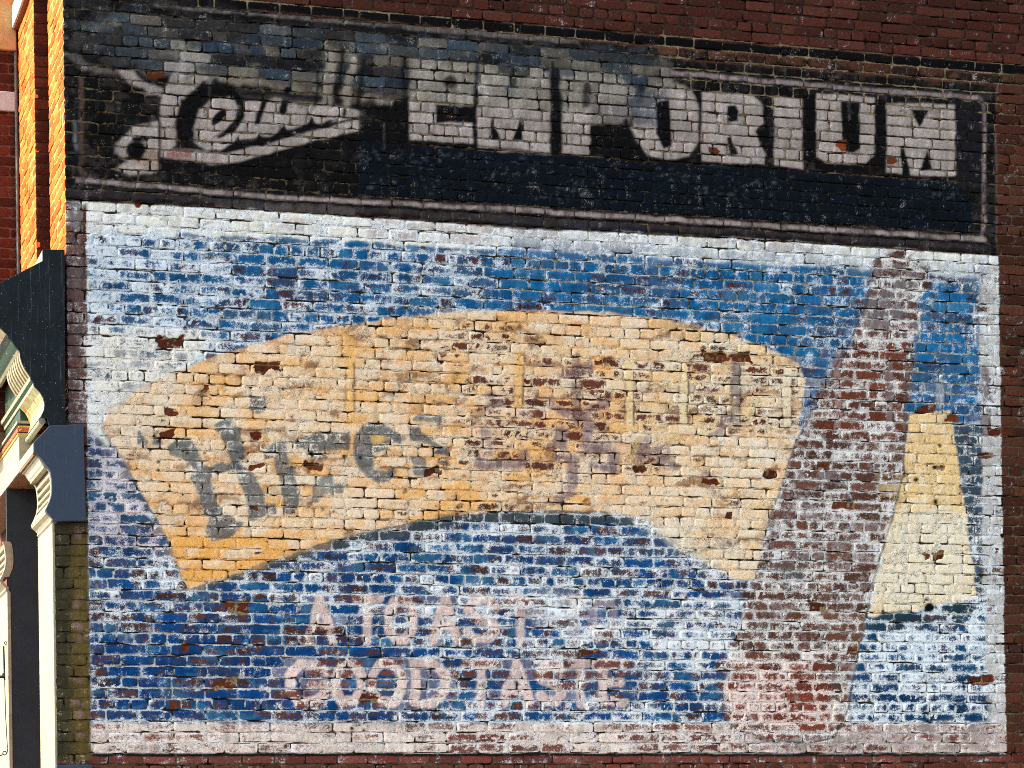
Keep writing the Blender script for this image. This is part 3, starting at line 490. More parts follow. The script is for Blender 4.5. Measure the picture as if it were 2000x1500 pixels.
def compose(X, Z, edge, rb, brick=True, XC=None, ZC=None):
    """colour attributes of wall points; edge: metres to the brick's edge, rb: (n,4) random per brick"""
    px, py = proj(X, 0*X, Z)
    # stepwise paint wear follows brick edges a little
    cov = samp(S['cov'], px, py); bare = samp(S['bare'], px, py); blm = samp(S['bloom'], px, py)
    paint = samp(S['paint'], px, py)
    if XC is not None:
        qx, qy = proj(XC, 0*XC, ZC); w_ = samp(S['bq'], px, py)[:, None]; paint = paint*(1-w_)+samp(S['paint'], qx, qy)*w_
        blm = blm*(1-w_[:, 0])+samp(S['bloom'], qx, qy)*w_[:, 0]
    bcol = samp(S['bcol'], px, py)
    na = fbm(X*16, Z*22, 1); nb = fbm(X*52, Z*60, 2); nc = fbm(X*11+30, Z*16, 4); nd = fbm(X*60, Z*7, 6, 2)
    cen = sst(0.0, 0.016, edge)
    if brick:
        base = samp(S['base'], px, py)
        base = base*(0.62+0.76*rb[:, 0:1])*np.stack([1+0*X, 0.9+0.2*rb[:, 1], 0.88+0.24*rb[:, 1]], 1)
        paint = paint*(0.86+0.28*rb[:, 2:3])*(0.84+0.32*nd[:, None])*(0.85+0.3*na[:, None])
        sc = cov+0.30*(na-0.5)+0.22*(nb-0.5)-bare*1.30*np.clip(0.62*rb[:, 3]+0.22+1.15*(nc-0.5)+0.7*(na-0.5), 0, 1.3)*(0.45+0.55*cen)
        sb = blm+0.50*(na-0.5)+0.34*(nb-0.5)+0.32*(1-cen)*np.clip(blm*4, 0, 1)+0.32*(rb[:, 1]-0.5)*np.clip(blm*4, 0, 1)+0.30*(nc-0.5)*np.clip(blm*4, 0, 1)+0.22*(nd-0.5)
        dirt = 0.25*(fbm(X*6, Z*6, 3)-0.3)+0.25*(1-cen)
    else:
        mc = samp(S['mcov'], px, py)
        base = samp(S['mort'], px, py)*(0.7+0.6*nb[:, None])
        sc = mc+0.5*(na-0.5)+0.5*(nb-0.5)
        sb = np.where(blm > 0.02, blm+samp(S['mbl'], px, py)+0.22*np.clip(blm*4, 0, 1), blm)+0.5*(nb-0.5)+0.3*(nc-0.5)
        dirt = 0.35*nb+0.25
    bcol = bcol*(0.88+0.2*nc[:, None])
    tint = np.array([1.05, 1.03, 0.91]); bcol = bcol*1.02*tint; paint = paint*tint*0.70; base = base*tint*0.60
    return base, paint, bcol, np.stack([sc, sb, dirt], 1)

# ------------------------------------------------------------------ wall masonry
def mesh_from(name, V, Fq, attrs, mat, smooth=True):
    me = bpy.data.meshes.new(name)
    nv, nf = len(V), len(Fq)
    me.vertices.add(nv); me.vertices.foreach_set('co', np.ascontiguousarray(V, np.float32).ravel())
    me.loops.add(nf*4); me.loops.foreach_set('vertex_index', np.ascontiguousarray(Fq, np.int32).ravel())
    me.polygons.add(nf); me.polygons.foreach_set('loop_start', np.arange(nf, dtype=np.int32)*4)
    me.polygons.foreach_set('loop_total', np.full(nf, 4, np.int32))
    me.polygons.foreach_set('use_smooth', np.full(nf, smooth, bool))
    for k, A in attrs.items():
        if k == 'score':
            a = me.attributes.new(k, 'FLOAT_VECTOR', 'POINT'); a.data.foreach_set('vector', np.ascontiguousarray(A, np.float32).ravel())
        else:
            a = me.attributes.new(k, 'FLOAT_COLOR', 'POINT')
            a.data.foreach_set('color', np.ascontiguousarray(np.concatenate([np.clip(A, 0, None)*np.minimum(1.0, 0.80/np.maximum(A.max(1, keepdims=True), 1e-6)), np.ones((len(A), 1))], 1), np.float32).ravel())
    me.update(); me.validate(); me.materials.append(mat); return me

_ci = [0, 6, 12, 18, 24, 36, 42, 48, 54, 60]
_cz = [2.6131, 3.0154, 3.4094, 3.8123, 4.2124, 5.0281, 5.4426, 5.8472, 6.2584, 6.6710]
def zc(i):                                                # centre height of course i
    i = np.asarray(i, float)
    return np.where(i < 0, 2.6131+i*0.0671, np.where(i > 60, 6.6710+(i-60)*0.0685, np.interp(i, _ci, _cz)))
BL, JT, C0, C1 = 0.2025, 0.0105, -9, 76
bricks = {}                                               # n columns -> list of (x0,x1,z0,z1)
for k in range(C0, C1):
    z0 = float((zc(k)+zc(k-1))/2); z1 = float((zc(k)+zc(k+1))/2); jz = 0.0125
    zlo, zhi = z0+jz/2, z1-jz/2
    xl = -0.095 if zhi < 3.722 else 0.0
    head = k % 6 == 0
    x = xl; first = True; step = BL/2 if head else BL
    off = BL*(0.25 if head else (0.5 if k % 2 else 1.0))+rng.uniform(-0.012, 0.012)
    w = off
    while x < 6.66:
        ww = w+rng.normal(0, 0.0035)
        if not head and rng.random() < 0.035 and w > 0.15: ww = BL/2
        bricks.setdefault('h' if ww < 0.14 else 's', []).append((x+(0 if first else JT/2), x+ww-JT/2+rng.normal(0, 0.001), zlo+rng.normal(0, 0.0011), zhi+rng.normal(0, 0.0011)))
        first = False; x += ww; w = step
def brick_batch(B, nx, nz, wall=False):
    """front grid with an outer skirt that runs back into the mortar; returns V (n,m,3), quads, a/b edge distances"""
    B = np.array(B); n = len(B)
    a = np.concatenate([[0, 0.0], np.linspace(0, 1, nx+1)[1:-1], [1.0, 1]]) if False else np.concatenate([[-0.02], np.linspace(0, 1, nx+1), [1.02]])
    b = np.concatenate([[-0.06], np.linspace(0, 1, nz+1), [1.06]])
    # squeeze border columns outwards so that the arris is tight
    a[1], a[2] = 0.0, a[2]*0.55; a[-2], a[-3] = 1.0, 1-(1-a[-3])*0.55
    a = np.concatenate([[a[0], 0.0], a[1:-1], [1.0, a[-1]]]); b = np.concatenate([[b[0], 0.0], b[1:-1], [1.0, b[-1]]])
    A, Bq = np.meshgrid(a, b); A = A.ravel(); Bq = Bq.ravel(); m = len(A)
    lx = (B[:, 1]-B[:, 0])[:, None]; lz = (B[:, 3]-B[:, 2])[:, None]
    Ac, Bc = np.clip(A, 0, 1)[None], np.clip(Bq, 0, 1)[None]
    X = B[:, 0:1]+lx*Ac; Z = B[:, 2:3]+lz*Bc
    edge = np.minimum(np.minimum(Ac, 1-Ac)*lx, np.minimum(Bc, 1-Bc)*lz)
    skirt = ((A < -0.001) | (A > 1.001) | (Bq < -0.001) | (Bq > 1.001))[None]
    # rounded arrises, wavy outline, tilt, surface waviness, lost corners
    corner = np.minimum(Ac, 1-Ac)*lx+np.minimum(Bc, 1-Bc)*lz
    cr = (rng.random((n, 1))*0.9+0.35)
    rough = fbm(X*70, Z*70, 2, 2)-0.5
    dep = 0.0022*np.exp(-edge/0.0018)*cr+0.004*np.exp(-corner/0.006)*cr+0.0030*rough+0.0015*(fbm(X*20, Z*25, 5, 2)-0.5)
    dep = dep+rng.normal(0, 0.0014, (n, 1))+rng.normal(0, 0.0010, (n, 1))*(Ac*2-1)+rng.normal(0, 0.0010, (n, 1))*(Bc*2-1)
    if wall:
        sp = samp(S['spall'], *proj(X, 0*X, Z)); dep = dep+sp*(0.007+0.006*(fbm(X*45, Z*45, 4, 2)-0.5))
    wob = (edge < 0.001)
    X = X+np.where(wob, 0.0028*(fbm(X*60+3, Z*60, 6, 2)-0.5), 0)-np.sign(Ac-0.5)*0.0035*np.exp(-corner/0.006)*cr*wob
    Z = Z+np.where(wob, 0.0042*(fbm(X*38, Z*60+7, 7, 2)-0.5), 0)-np.sign(Bc-0.5)*0.0030*np.exp(-corner/0.006)*cr*wob
    Y = np.where(skirt, 0.024, dep)
    nxx, nzz = len(a), len(b)
    j, i = np.meshgrid(np.arange(nzz-1), np.arange(nxx-1), indexing='ij'); j = j.ravel(); i = i.ravel()
    kp = (i != 1) & (i != nxx-3) & (j != 1) & (j != nzz-3); front = (i > 1) & (i < nxx-3) & (j > 1) & (j < nzz-3)
    side = ((i == 0) | (i == nxx-2)) & (j > 1) & (j < nzz-3) | ((j == 0) | (j == nzz-2)) & (i > 1) & (i < nxx-3)
    j, i = j[front | side], i[front | side]
    q = np.stack([j*nxx+i, j*nxx+i+1, (j+1)*nxx+i+1, (j+1)*nxx+i], 1)
    return np.stack([X, Y, Z], 2), q, edge, B

building = empty('brick_building', (0, 0, 0))
tag(building, 'old brick building whose whole side wall carries a faded painted soft drink advertisement', 'building')

parts = []                                               # (V, q, attrs) per kind
cand = []
for kind, (nx, nz) in (('s', (20, 7)), ('h', (10, 7))):
    V, q, edge, B = brick_batch(bricks[kind], nx, nz, True)
    n, m = edge.shape
    rb = np.repeat(rng.random((n, 4)), m, 0)
    fx = V[:, :, 0].ravel(); fz = V[:, :, 2].ravel()
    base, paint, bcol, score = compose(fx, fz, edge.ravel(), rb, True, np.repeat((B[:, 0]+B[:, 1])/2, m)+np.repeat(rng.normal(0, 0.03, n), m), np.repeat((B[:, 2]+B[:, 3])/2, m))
    parts.append([V, q, base.reshape(n, m, 3), paint.reshape(n, m, 3), bcol.reshape(n, m, 3), score.reshape(n, m, 3)])
    xa, ya = proj(B[:, 0], 0*B[:, 0], B[:, 2]); xb, yb = proj(B[:, 1], 0*B[:, 0], B[:, 3])
    inside = (xa > 2) & (xb < 1998) & (yb > 2) & (ya < 1498)
    for i in np.nonzero(inside)[0]:
        if not ((xa[i] < 172 and ya[i] > 820 and ya[i] < 1035) or (xa[i] < 125)): cand.append((-(xb[i]-xa[i])*(ya[i]-yb[i]), len(parts)-1, int(i)))
cand.sort(); single = set((c[1], c[2]) for c in cand[:300])
Vall, Qall, At = [], [], {k: [] for k in ('base', 'paint', 'bloom', 'score')}; offs = 0
for pi, (V, q, ba, pa, bc, sc) in enumerate(parts):
    keep = np.array([(pi, i) not in single for i in range(len(V))])
    n, m = keep.sum(), V.shape[1]
    Vall.append(V[keep].reshape(-1, 3)); Qall.append((q[None]+(np.arange(n)*m)[:, None, None]).reshape(-1, 4)+offs); offs += n*m
    for k, A in (('base', ba), ('paint', pa), ('bloom', bc), ('score', sc)): At[k].append(A[keep].reshape(-1, 3))
    for i in np.nonzero(~keep)[0]:
        c = V[i].mean(0); me = mesh_from('brick', V[i]-c, q, dict(base=ba[i], paint=pa[i], bloom=bc[i], score=sc[i]), M_WALL)
        o = bpy.data.objects.new('brick', me); o.location = c; link(o, building)
o = link(bpy.data.objects.new('brickwork', mesh_from('brickwork', np.concatenate(Vall), np.concatenate(Qall), {k: np.concatenate(v) for k, v in At.items()}, M_WALL)), building)
tag(o, kind='stuff')
# mortar between the bricks: one rough sheet behind the faces
xs = np.arange(-0.10, 6.70, 0.0115); zs = []
for k in range(C0, C1):
    z0 = float((zc(k)+zc(k-1))/2); h = float((zc(k+1)-zc(k-1))/2)
    zs += [z0-0.0058, z0-0.002, z0+0.002, z0+0.0058, z0+h*0.36, z0+h*0.64]
zs = np.array(zs); MX, MZ = np.meshgrid(xs, zs); mx, mz = MX.ravel(), MZ.ravel()
px, py = proj(mx, 0*mx, mz); mcv = samp(S['mcov'], px, py); mbl = samp(S['bloom'], px, py)
thick = np.clip(0.55*mcv+1.2*mbl, 0, 1)
my = 0.0080-0.0095*thick*(0.35+0.9*fbm(mx*30, mz*40, 3, 3))+0.006*(fbm(mx*80, mz*80, 5, 2)-0.5)
row = (np.arange(len(zs)) % 6)[:, None]+0*MX; row = row.ravel(); cid = (np.arange(len(zs))//6)[:, None]+0*MX; cid = cid.ravel()
gap = sst(0.68, 0.78, fbm(mx*9, mz*30, 7, 3))
gap = np.maximum(gap, np.where(row == 3, sst(0.60, 0.68, fbm(mx*7, cid*3.7, 2, 3)), 0)*0.9)
gap = np.maximum(gap, np.where(row == 0, sst(0.68, 0.75, fbm(mx*9, cid*5.1, 6, 3)), 0)*0.8)
my = my+0.020*gap
mx2 = np.maximum(mx, np.where(mz < 3.716, -0.09, 0.004))
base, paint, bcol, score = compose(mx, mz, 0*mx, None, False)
base = base*(1-0.7*gap[:, None]); score[:, 0] -= 0.9*gap; score[:, 1] -= 0.8*gap  # joint dirt and recess shade both put into the mortar colour
nx_, nz_ = len(xs), len(zs); j, i = np.meshgrid(np.arange(nz_-1), np.arange(nx_-1), indexing='ij'); j = j.ravel(); i = i.ravel()
q = np.stack([j*nx_+i, j*nx_+i+1, (j+1)*nx_+i+1, (j+1)*nx_+i], 1)
o = link(bpy.data.objects.new('mortar', mesh_from('mortar', np.stack([mx2, my, mz], 1), q, dict(base=base, paint=paint, bloom=bcol, score=score), M_MORT)), building)

# ------------------------------------------------------------------ plain building shapes
def obj(name, bm, mat, parent=None, bevel=0.0, smooth=False):
    me = bpy.data.meshes.new(name); bmesh.ops.recalc_face_normals(bm, faces=bm.faces); bm.to_mesh(me); bm.free()
    me.materials.append(mat); o = bpy.data.objects.new(name, me); link(o, parent)
    if smooth:
        for p in me.polygons: p.use_smooth = True
    if bevel:
        md = o.modifiers.new('bevel', 'BEVEL'); md.width = bevel; md.segments = 2; md.limit_method = 'ANGLE'
    return o
def box(x0, x1, y0, y1, z0, z1, bm=None):
    bm = bm or bmesh.new()
    v = [bm.verts.new((x, y, z)) for z in (z0, z1) for y in (y0, y1) for x in (x0, x1)]
    for f in ((0, 1, 3, 2), (4, 6, 7, 5), (0, 4, 5, 1), (2, 3, 7, 6), (0, 2, 6, 4), (1, 5, 7, 3)): bm.faces.new([v[i] for i in f])
    return bm
def prism(pts, y0, y1, bm=None, caps=True):
    """extrude an (x,z) outline along y"""
    bm = bm or bmesh.new()
    a = [bm.verts.new((x, y0, z)) for x, z in pts]; b = [bm.verts.new((x, y1, z)) for x, z in pts]; n = len(pts)
    for i in range(n): bm.faces.new((a[i], a[(i+1) % n], b[(i+1) % n], b[i]))
    if caps: bm.faces.new(a[::-1]); bm.faces.new(b)
    return bm
def run(pts, y0, y1, thick=0.02, bm=None):
    """a moulding strip: open (x,z) profile extruded along y, given body towards +x"""
    return prism(list(pts)+[(x+thick, z+0.002) for x, z in pts[::-1]], y0, y1, bm)
def P2(px, py, y=-0.02):
    p = at_y(px, py, y); return (float(p[0]), float(p[2]))

Y1, Y2 = 0.77, 1.65
XW = -0.087
# core of the building behind the masonry (also below and above the part in view)
obj('wall_core', box(0.012, 9.0, 0.03, 9.0, 0.0, 9.2), paint_mat('core_masonry', (96, 56, 46), 0.9), building)
obj('lower_wall', box(-0.09, 9.0, 0.0, 0.028, 0.3, float(zc(C0)-0.035)), paint_mat('lower_masonry', (110, 62, 50), 0.9, 0.3), building)
obj('plinth', box(-0.1, 9.0, -0.03, 0.028, 0.0, 0.3), paint_mat('plinth_stone', (120, 112, 100), 0.9, 0.2), building)
obj('upper_wall', box(0.002, 9.0, 0.0, 0.028, float(zc(C1)-0.03), 9.2), paint_mat('upper_masonry', (84, 44, 38), 0.9, 0.3), building)
obj('far_wall', box(6.69, 9.0, 0.001, 0.029, float(zc(C0)-0.035), float(zc(C1)-0.03)), paint_mat('far_masonry', (84, 44, 38), 0.9, 0.3), building)

# brick facade that turns the corner: sunlit faces seen edge-on, shaded returns; light and shade also put into their colours
FV, FQ, FA = [], [], {k: [] for k in ('base', 'paint', 'bloom', 'score')}; fo = 0
def side_bricks(s0, s1, k0, k1, place, basec, mortc, mor, phase=0):
    """courses of bricks on another face; place(s, depth, z) -> xyz"""
    global fo
    B = []
    for k in range(k0, k1):
        z0 = float((zc(k)+zc(k-1))/2)+0.006; z1 = float((zc(k)+zc(k+1))/2)-0.006
        s = s0; w = BL/2 if (k+phase) % 2 else BL
        while s < s1-0.012:
            e = min(s+w-JT/2, s1); e = s1 if s1-e < 0.03 else e
            B.append((s, e-0.0, z0, z1)); s = e+JT; w = BL
    V, q, edge, Bq = brick_batch(B, 5, 4); n, m = edge.shape
    P = place(V[:, :, 0], V[:, :, 1], V[:, :, 2]).reshape(-1, 3)
    rb = np.repeat(rng.random((n, 3)), m, 0)
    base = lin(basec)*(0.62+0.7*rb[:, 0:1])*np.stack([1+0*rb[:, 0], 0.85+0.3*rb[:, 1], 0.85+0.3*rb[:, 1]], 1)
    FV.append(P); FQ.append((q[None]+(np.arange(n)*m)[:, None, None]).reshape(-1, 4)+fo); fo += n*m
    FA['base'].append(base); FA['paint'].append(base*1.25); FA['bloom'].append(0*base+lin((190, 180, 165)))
    FA['score'].append(np.stack([0.35+0.3*rb[:, 2], 0*rb[:, 0]+0.02+0.15*(edge.ravel() < 0.003), 0*rb[:, 0]+0.1], 1))
KT = 78
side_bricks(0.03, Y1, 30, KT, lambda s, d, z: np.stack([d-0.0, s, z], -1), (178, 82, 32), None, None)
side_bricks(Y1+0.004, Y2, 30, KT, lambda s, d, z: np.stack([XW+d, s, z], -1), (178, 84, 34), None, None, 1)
side_bricks(XW+0.002, -0.0, 34, KT, lambda s, d, z: np.stack([s, Y1+d, z], -1), (48, 26, 20), None, None)  # return turned from the sun: shade put into the brick colour
side_bricks(-0.46, XW-0.03, 29, KT, lambda s, d, z: np.stack([s, Y2+d, z], -1), (64, 31, 24), None, None, 1)  # far bay face: its shade is painted into the brick colour as well
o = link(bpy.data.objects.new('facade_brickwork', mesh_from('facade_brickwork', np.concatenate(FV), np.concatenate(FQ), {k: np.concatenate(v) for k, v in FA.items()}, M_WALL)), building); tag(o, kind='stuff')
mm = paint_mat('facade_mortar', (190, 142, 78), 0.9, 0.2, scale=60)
ZT = float(zc(KT)); ZB = 4.2
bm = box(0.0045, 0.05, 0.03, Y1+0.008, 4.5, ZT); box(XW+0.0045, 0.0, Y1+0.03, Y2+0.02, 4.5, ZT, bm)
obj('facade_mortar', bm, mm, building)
obj('return_mortar', box(XW+0.004, 0.01, Y1+0.009, Y1+0.029, 4.5, ZT), paint_mat('return_mortar', (44, 28, 22), 0.9, 0.2, scale=60), building)  # shaded copy of the facade mortar, the darkness is in its colour
bm = box(-0.46, XW, Y2+0.009, Y2+0.3, 4.45, 9.2)
obj('bay_mortar', bm, paint_mat('bay_mortar', (92, 70, 54), 0.9, 0.2, scale=60), building)
obj('bay_wall', box(-0.459, 0.0, Y2+0.2, 9.0, 4.45, 9.2), paint_mat('bay_masonry', (130, 70, 48), 0.9), building)
# pale stone band and tan stone block on the far bay, pale crown moulding, rain pipe
obj('stone_band', box(-0.48, XW-0.022, Y2-0.02, Y2+0.05, 6.656, 6.786), M_BAND, building, 0.006)
obj('stone_block', box(-0.48, XW-0.012, Y2-0.03, Y2+0.05, 7.06, 7.9), M_STONE, building, 0.006)
obj('crown_fascia', box(XW-0.040, XW-0.030, 0.2, Y2-0.031, 7.205, 7.34), M_WHITE, building)
obj('crown_soffit', box(XW-0.031, XW+0.01, 0.2, Y2-0.031, 7.195, 7.225), M_BROWN, building)
bm = bmesh.new()
bmesh.ops.create_cone(bm, cap_ends=True, segments=12, radius1=0.011, radius2=0.011, depth=4.2, matrix=Matrix.Translation((XW-0.016, Y2-0.014, 5.6)))
obj('rain_pipe', bm, paint_mat('dull_lead', (74, 70, 66), 0.6, 0.3), building, smooth=True)

# ------------------------------------------------------------------ painted timber shopfront head round the corner
front = empty('storefront_cornice', (0, 0, 0)); front.parent = building; front['label'] = 'projecting timber shopfront cornice with dark end board, sunlit cream and green mouldings'
DP = 0.75                                                  # width of the pilaster below
top = [P2(126, 488), P2(83, 488), P2(83, 510), P2(0, 553)]
prof = [(-0.56, top[3][1]-0.09), (-0.56, top[3][1]-0.15), (-0.50, top[3][1]-0.16), (-0.46, 4.93), P2(0, 640), P2(12, 652), P2(16, 660), P2(22, 665), P2(29, 676), P2(34, 682)]
cur = [P2(38, 687), P2(39, 697), P2(42, 708), P2(48, 720), P2(58, 735)]
low = [P2(60, 742), P2(65, 748), P2(66, 754)]
og = [P2(70, 758), P2(78, 766), P2(84, 777), P2(87, 790), P2(85, 802), P2(80, 812)]
endp = top+prof+cur+low+og+[P2(92, 816), P2(95, 831), P2(127.5, 831)]  # right edge widened: dark board stands in for the shadow gap at the corner
obj('end_board', prism(endp, -0.03, -0.004), M_DARK, front, 0.002)
obj('blocking_course', prism([top[0], top[1], (top[1][0], top[2][1]), (top[0][0], top[2][1])], -0.003, 4.0), M_CREAM, front)
obj('lead_flashing', prism([(-0.02, top[2][1]-0.001), (top[2][0], top[2][1]-0.001), (top[3][0], top[3][1]), prof[0], (prof[0][0]+0.02, prof[0][1]-0.02), (-0.02, top[2][1]-0.04)], -0.003, 4.0), M_DARK, front)
obj('crown_mould', run(prof[:5], -0.003, 4.0), M_BROWN, front)
obj('fillet', run([prof[4], prof[5]], -0.003, 4.0), M_CREAM2, front)
obj('fillet', run([prof[5], prof[6]], -0.003, 4.0), M_DARK, front)
obj('cove', run(prof[6:10], -0.003, 1.35), M_GREEN, front, smooth=False)
obj('fillet', run([prof[9], cur[0]], -0.003, 1.2), M_CREAM, front)
# fluted console: curved ribs, one behind the other
back = [(x+0.035, z+0.004) for x, z in cur]
obj('console_back', run(back, -0.002, DP+0.02), M_GREEN, front)
for i in range(8):
    y0 = 0.0+i*0.095
    obj('rib', prism(cur+back[::-1], y0, y0+0.045), M_CREAM2, front, 0.004)
obj('frieze_board', box(-0.20, -0.02, DP+0.03, 4.0, 4.42, 4.80), M_GREEN, front)
obj('fillet', run([cur[4], low[0]], -0.003, 4.0), M_CREAM, front)
obj('fillet', run([low[0], low[1]], -0.003, 4.0), M_GREEN, front)
obj('fillet', run([low[1], low[2]], -0.003, 4.0), M_CREAM, front)
obj('ogee_mould', run([low[2]]+og, -0.003, DP), M_OGEE, front, smooth=False)
# half round below the ogee
c = P2(83, 822); bm = prism([(c[0]+0.020*math.cos(t), c[1]+0.020*math.sin(t)) for t in np.linspace(0, 2*math.pi, 16, endpoint=False)], -0.003, DP)
obj('torus_mould', bm, paint_mat('grey_green_paint', (120, 122, 104), 0.5, 0.2), front, smooth=False)
obj('fillet', run([P2(80, 812), P2(86, 812)], -0.003, DP), M_GREEN, front)
# stripes above the fascia between the pilasters
fx = P2(65, 875)[0]; fz0 = P2(65, 885)[1]; fz1 = fz0+0.225
for z0, z1, dx, mt in ((0.0, 0.016, 0.006, M_YELLOW), (0.016, 0.024, -0.004, M_DARK), (0.024, 0.052, 0.008, M_RED), (0.052, 0.064, 0.0, M_YELLOW), (0.064, 0.078, 0.004, M_DARK), (0.078, 0.095, 0.010, M_CREAM)):
    obj('stripe_mould', box(fx-dx, -0.02, DP*0.97, 4.0, fz1+z0, fz1+z1), mt, front)
bm = box(fx, -0.03, DP*0.97, 4.0, fz0, fz1); 
obj('fascia', bm, M_CREAM, front)
bev = [P2(65, 884), P2(65, 865), P2(97, 833), P2(110, 833), P2(110, 884)]
obj('fascia_end', prism(bev, -0.003, DP*0.97-0.002), M_CREAM, front)

# slate end block on the wall and the console below the fascia
cap_ = empty('storefront_capital', (0, 0, 0)); cap_.parent = building; cap_['label'] = 'slate blue end block with cream fluted console of the shopfront pilaster'
con = [P2(93, 915), P2(97, 922), P2(99, 935), P2(100, 948), P2(100, 960), P2(98, 973), P2(94, 983), P2(91, 990)]
blkp = [P2(97, 832), P2(162, 830), P2(167, 1018), P2(103, 1019), P2(100, 1012), P2(91, 1002), P2(88, 996)]+con[::-1]+[P2(87, 907), P2(80, 897), P2(72, 888), P2(65, 884), P2(65, 865)]
obj('end_block', prism(blkp, -0.045, -0.006), M_SLATE, cap_, 0.003)
obj('bed_mould', run([P2(65, 885), P2(66, 889), P2(70, 888)], -0.004, DP-0.03), M_BROWN, cap_)
obj('bed_mould', run([P2(70, 887), P2(71, 892), P2(74, 893)], -0.004, DP-0.04), M_CREAM, cap_)
obj('bed_mould', run([P2(74, 893), P2(78, 898), P2(82, 905), P2(85, 908)], -0.004, DP-0.05), paint_mat('grey_cream_paint', (168, 164, 146), 0.5, 0.12), cap_, smooth=False)
obj('bed_mould', run([P2(85, 908), P2(86, 913), P2(91, 914)], -0.004, DP-0.06), M_CREAM, cap_)
ins = [(x+0.022, z) for x, z in con]
obj('console_core', run(ins, -0.004, 0.70, 0.03), paint_mat('core_cream_paint', (150, 144, 124), 0.6, 0.1), cap_)  # core behind the reeds in a cream tone of its own
zt_, zb_ = con[0][1], con[-1][1]; czs = np.array([p[1] for p in con][::-1]); cxs = np.array([p[0] for p in con][::-1])
for i in range(5):                                         # raised horizontal reeds
    a = zb_+(zt_-zb_)*(i+0.05)/5; b = a+(zt_-zb_)*0.46/5
    xa, xb, xm = (float(np.interp(t, czs, cxs)) for t in (a, b, (a+b)/2))
    obj('reed', prism([(xa, a), (xm-0.003, (a+b)/2), (xb, b), (xb+0.03, b), (xa+0.03, a)], 0.0, 0.66), M_CREAM, cap_, 0.003)
for y0, y1 in ((-0.004, 0.03), (0.66, 0.70)):
    obj('console_edge', prism(con+[(x+0.045, z) for x, z in con[::-1]], y0, y1), M_CREAM, cap_, 0.003)
neck = [P2(91, 990), P2(88, 997), P2(90, 1003), P2(97, 1009), P2(101, 1013), P2(100, 1018), P2(104, 1022)]
obj('neck_mould', run(neck[:4], -0.004, 0.71), M_CREAM, cap_, smooth=False)
obj('neck_mould', run(neck[3:6], -0.004, 0.71), paint_mat('tan_cream_paint', (170, 160, 132), 0.5, 0.15), cap_, smooth=False)
obj('neck_mould', run(neck[5:], -0.004, 0.712), M_CREAM, cap_)

pil = empty('storefront_pilaster', (0, 0, 0)); pil.parent = building; pil['label'] = 'sunlit cream shopfront pilaster on the corner'
xp = P2(105, 1200, 0.0)[0]
obj('shaft', box(xp-0.004, xp+0.012, 0.0, 0.717, 0.32, neck[-1][1]), M_CREAM, pil, 0.003)
obj('base_block', box(xp-0.02, 0.1, -0.05, 0.72, 0.0, P2(140, 1494, 0)[1]-1.0), M_SLATE, pil, 0.004)
obj('base_block', box(xp+0.0, 0.115, -0.035, -0.002, P2(140, 1494, 0)[1]-0.99, P2(140, 1494, 0)[1]), M_SLATE, pil, 0.004)
# charcoal return and the next cream pier
YS = float(at_x(13, 965, fx)[1])
xl = float(at_y(16, 1250, YS)[0])
bay = empty('storefront_bay', (0, 0, 0)); bay.parent = building; bay['label'] = 'charcoal return wall and cream pier of the next shopfront bay'
obj('return_wall', box(xl, 0.0, YS, YS+0.04, 0.0, fz0-0.004), M_SLATE2, bay)
obj('soffit', box(fx+0.004, 0.0, 0.72, 4.0, fz0-0.003, fz0+0.02), M_BROWN, bay)
obj('pier', box(xl-0.004, xl+0.02, YS-0.003, YS+1.3, 0.0, 3.44), M_CREAM, bay, 0.003)
# its console, the same shape a bay further on
dx = xl-0.004-xp; dz = 3.44-neck[-1][1]
c2 = [(x+dx, z+dz) for x, z in con]
obj('console_core', run([(x+0.022, z) for x, z in c2], YS-0.002, YS+0.7, 0.03), M_CREAM2, bay)
for i in range(5):
    a = zb_+dz+(zt_-zb_)*(i+0.05)/5; b = a+(zt_-zb_)*0.46/5
    xa, xb = (float(np.interp(t-dz, czs, cxs))+dx for t in (a, b))
    obj('reed', prism([(xa, a), (xb, b), (xb+0.03, b), (xa+0.03, a)], YS, YS+0.66), M_CREAM, bay, 0.003)
obj('console_edge', prism(c2+[(x+0.045, z) for x, z in c2[::-1]], YS-0.003, YS+0.03), M_CREAM, bay, 0.003)
obj('neck_mould', run([(x+dx, z+dz) for x, z in neck], YS-0.003, YS+0.71), M_CREAM, bay)

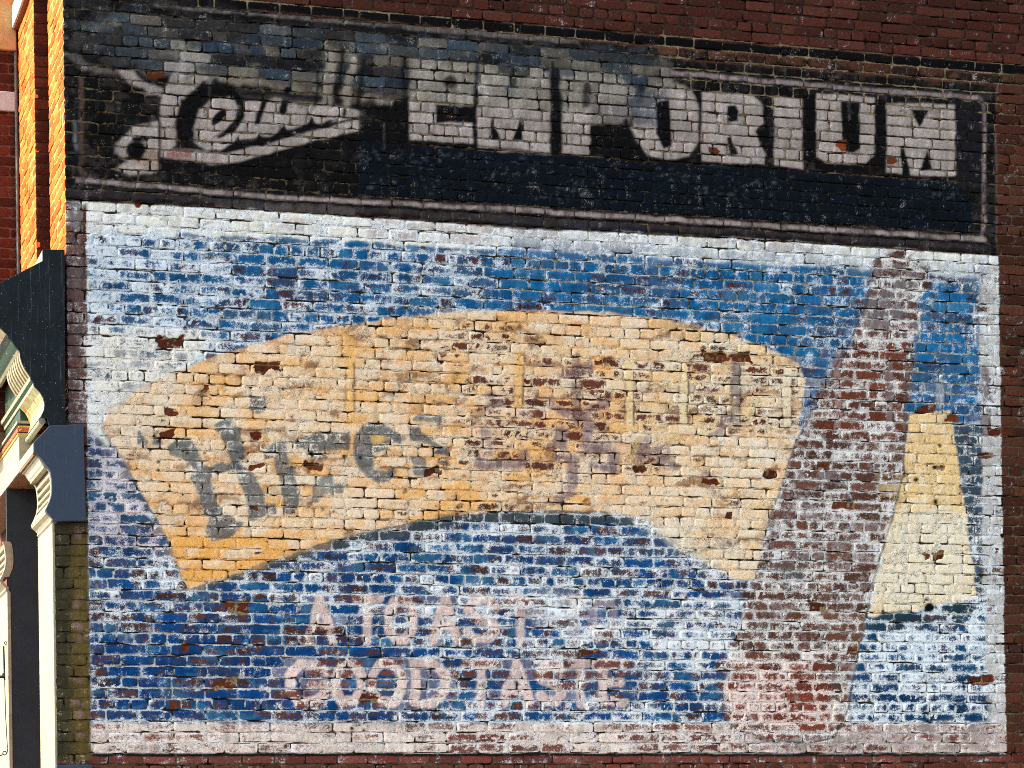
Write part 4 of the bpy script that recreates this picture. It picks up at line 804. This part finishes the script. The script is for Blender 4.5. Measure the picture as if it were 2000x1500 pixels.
# ------------------------------------------------------------------ wrought iron on the pier
def tube(bm, pts, r, seg=8):
    for p, q_ in zip(pts[:-1], pts[1:]):
        p, q_ = Vector(p), Vector(q_); d = q_-p
        bmesh.ops.create_cone(bm, cap_ends=True, segments=seg, radius1=r, radius2=r, depth=d.length,
                              matrix=Matrix.Translation((p+q_)/2) @ d.to_track_quat('Z', 'Y').to_matrix().to_4x4())
    return bm
def ring(c, R0, r, n=20, m=6):
    bm = bmesh.new(); vv = []
    for i in range(n):
        t = 2*math.pi*i/n
        vv.append([bm.verts.new((c[0]+(R0+r*math.cos(s))*math.cos(t), c[1]+r*math.sin(s), c[2]+(R0+r*math.cos(s))*math.sin(t))) for s in (2*math.pi*k/m for k in range(m))])
    for i in range(n):
        for k in range(m): bm.faces.new((vv[i][k], vv[(i+1) % n][k], vv[(i+1) % n][(k+1) % m], vv[i][(k+1) % m]))
    return bm
YI = YS-0.05
def I3(px, py): p = at_y(px, py, YI); return (float(p[0]), YI, float(p[2]))
rod = empty('iron_rod', I3(7, 1330)); tag(rod, 'black wrought iron rod with eye hook on the sunlit cream pier', 'iron rod')
def rel(o, root): o.parent = root; o.matrix_parent_inverse = Matrix.Translation(root.location).inverted(); return o
rel(obj('bar', tube(bmesh.new(), [I3(7, 1262), I3(9, 1328)], 0.006), M_IRON), rod)
rel(obj('eye', ring(I3(11, 1256), 0.009, 0.003), M_IRON), rod)
rel(obj('arm', tube(bmesh.new(), [I3(-12, 1322), I3(9, 1322)], 0.010), M_IRON), rod)
rel(obj('tail', tube(bmesh.new(), [I3(9, 1328), I3(11, 1400), I3(15, 1470)], 0.003), M_IRON), rod)
rel(obj('fixing', tube(bmesh.new(), [I3(8, 1316), tuple(np.array(I3(8, 1316))+np.array((0.0, 0.06, 0)))], 0.008), M_IRON), rod)
hook = empty('iron_hook', I3(8, 1470)); tag(hook, 'small black iron ring hook low on the cream pier', 'hook')
rel(obj('eye', ring(I3(9, 1471), 0.012, 0.0035), M_IRON), hook)
rel(obj('shank', tube(bmesh.new(), [I3(-14, 1482), I3(5, 1474)], 0.004), M_IRON), hook)

# ------------------------------------------------------------------ ground
def sheet(name, x0, x1, y0, y1, z, mat):
    bm = bmesh.new(); v = [bm.verts.new(p) for p in ((x0, y0, z), (x1, y0, z), (x1, y1, z), (x0, y1, z))]; bm.faces.new(v)
    o = obj(name, bm, mat); tag(o, kind='structure'); return o
sheet('ground', -1500, 1500, -1500, 1500, -0.13, paint_mat('asphalt', (72, 70, 68), 0.9, 0.2, scale=3))
o = obj('pavement', box(-4.0, 12.0, -3.0, 12.0, -0.12, -0.001), paint_mat('concrete_pavement', (150, 144, 134), 0.9, 0.15, scale=4)); tag(o, kind='structure')
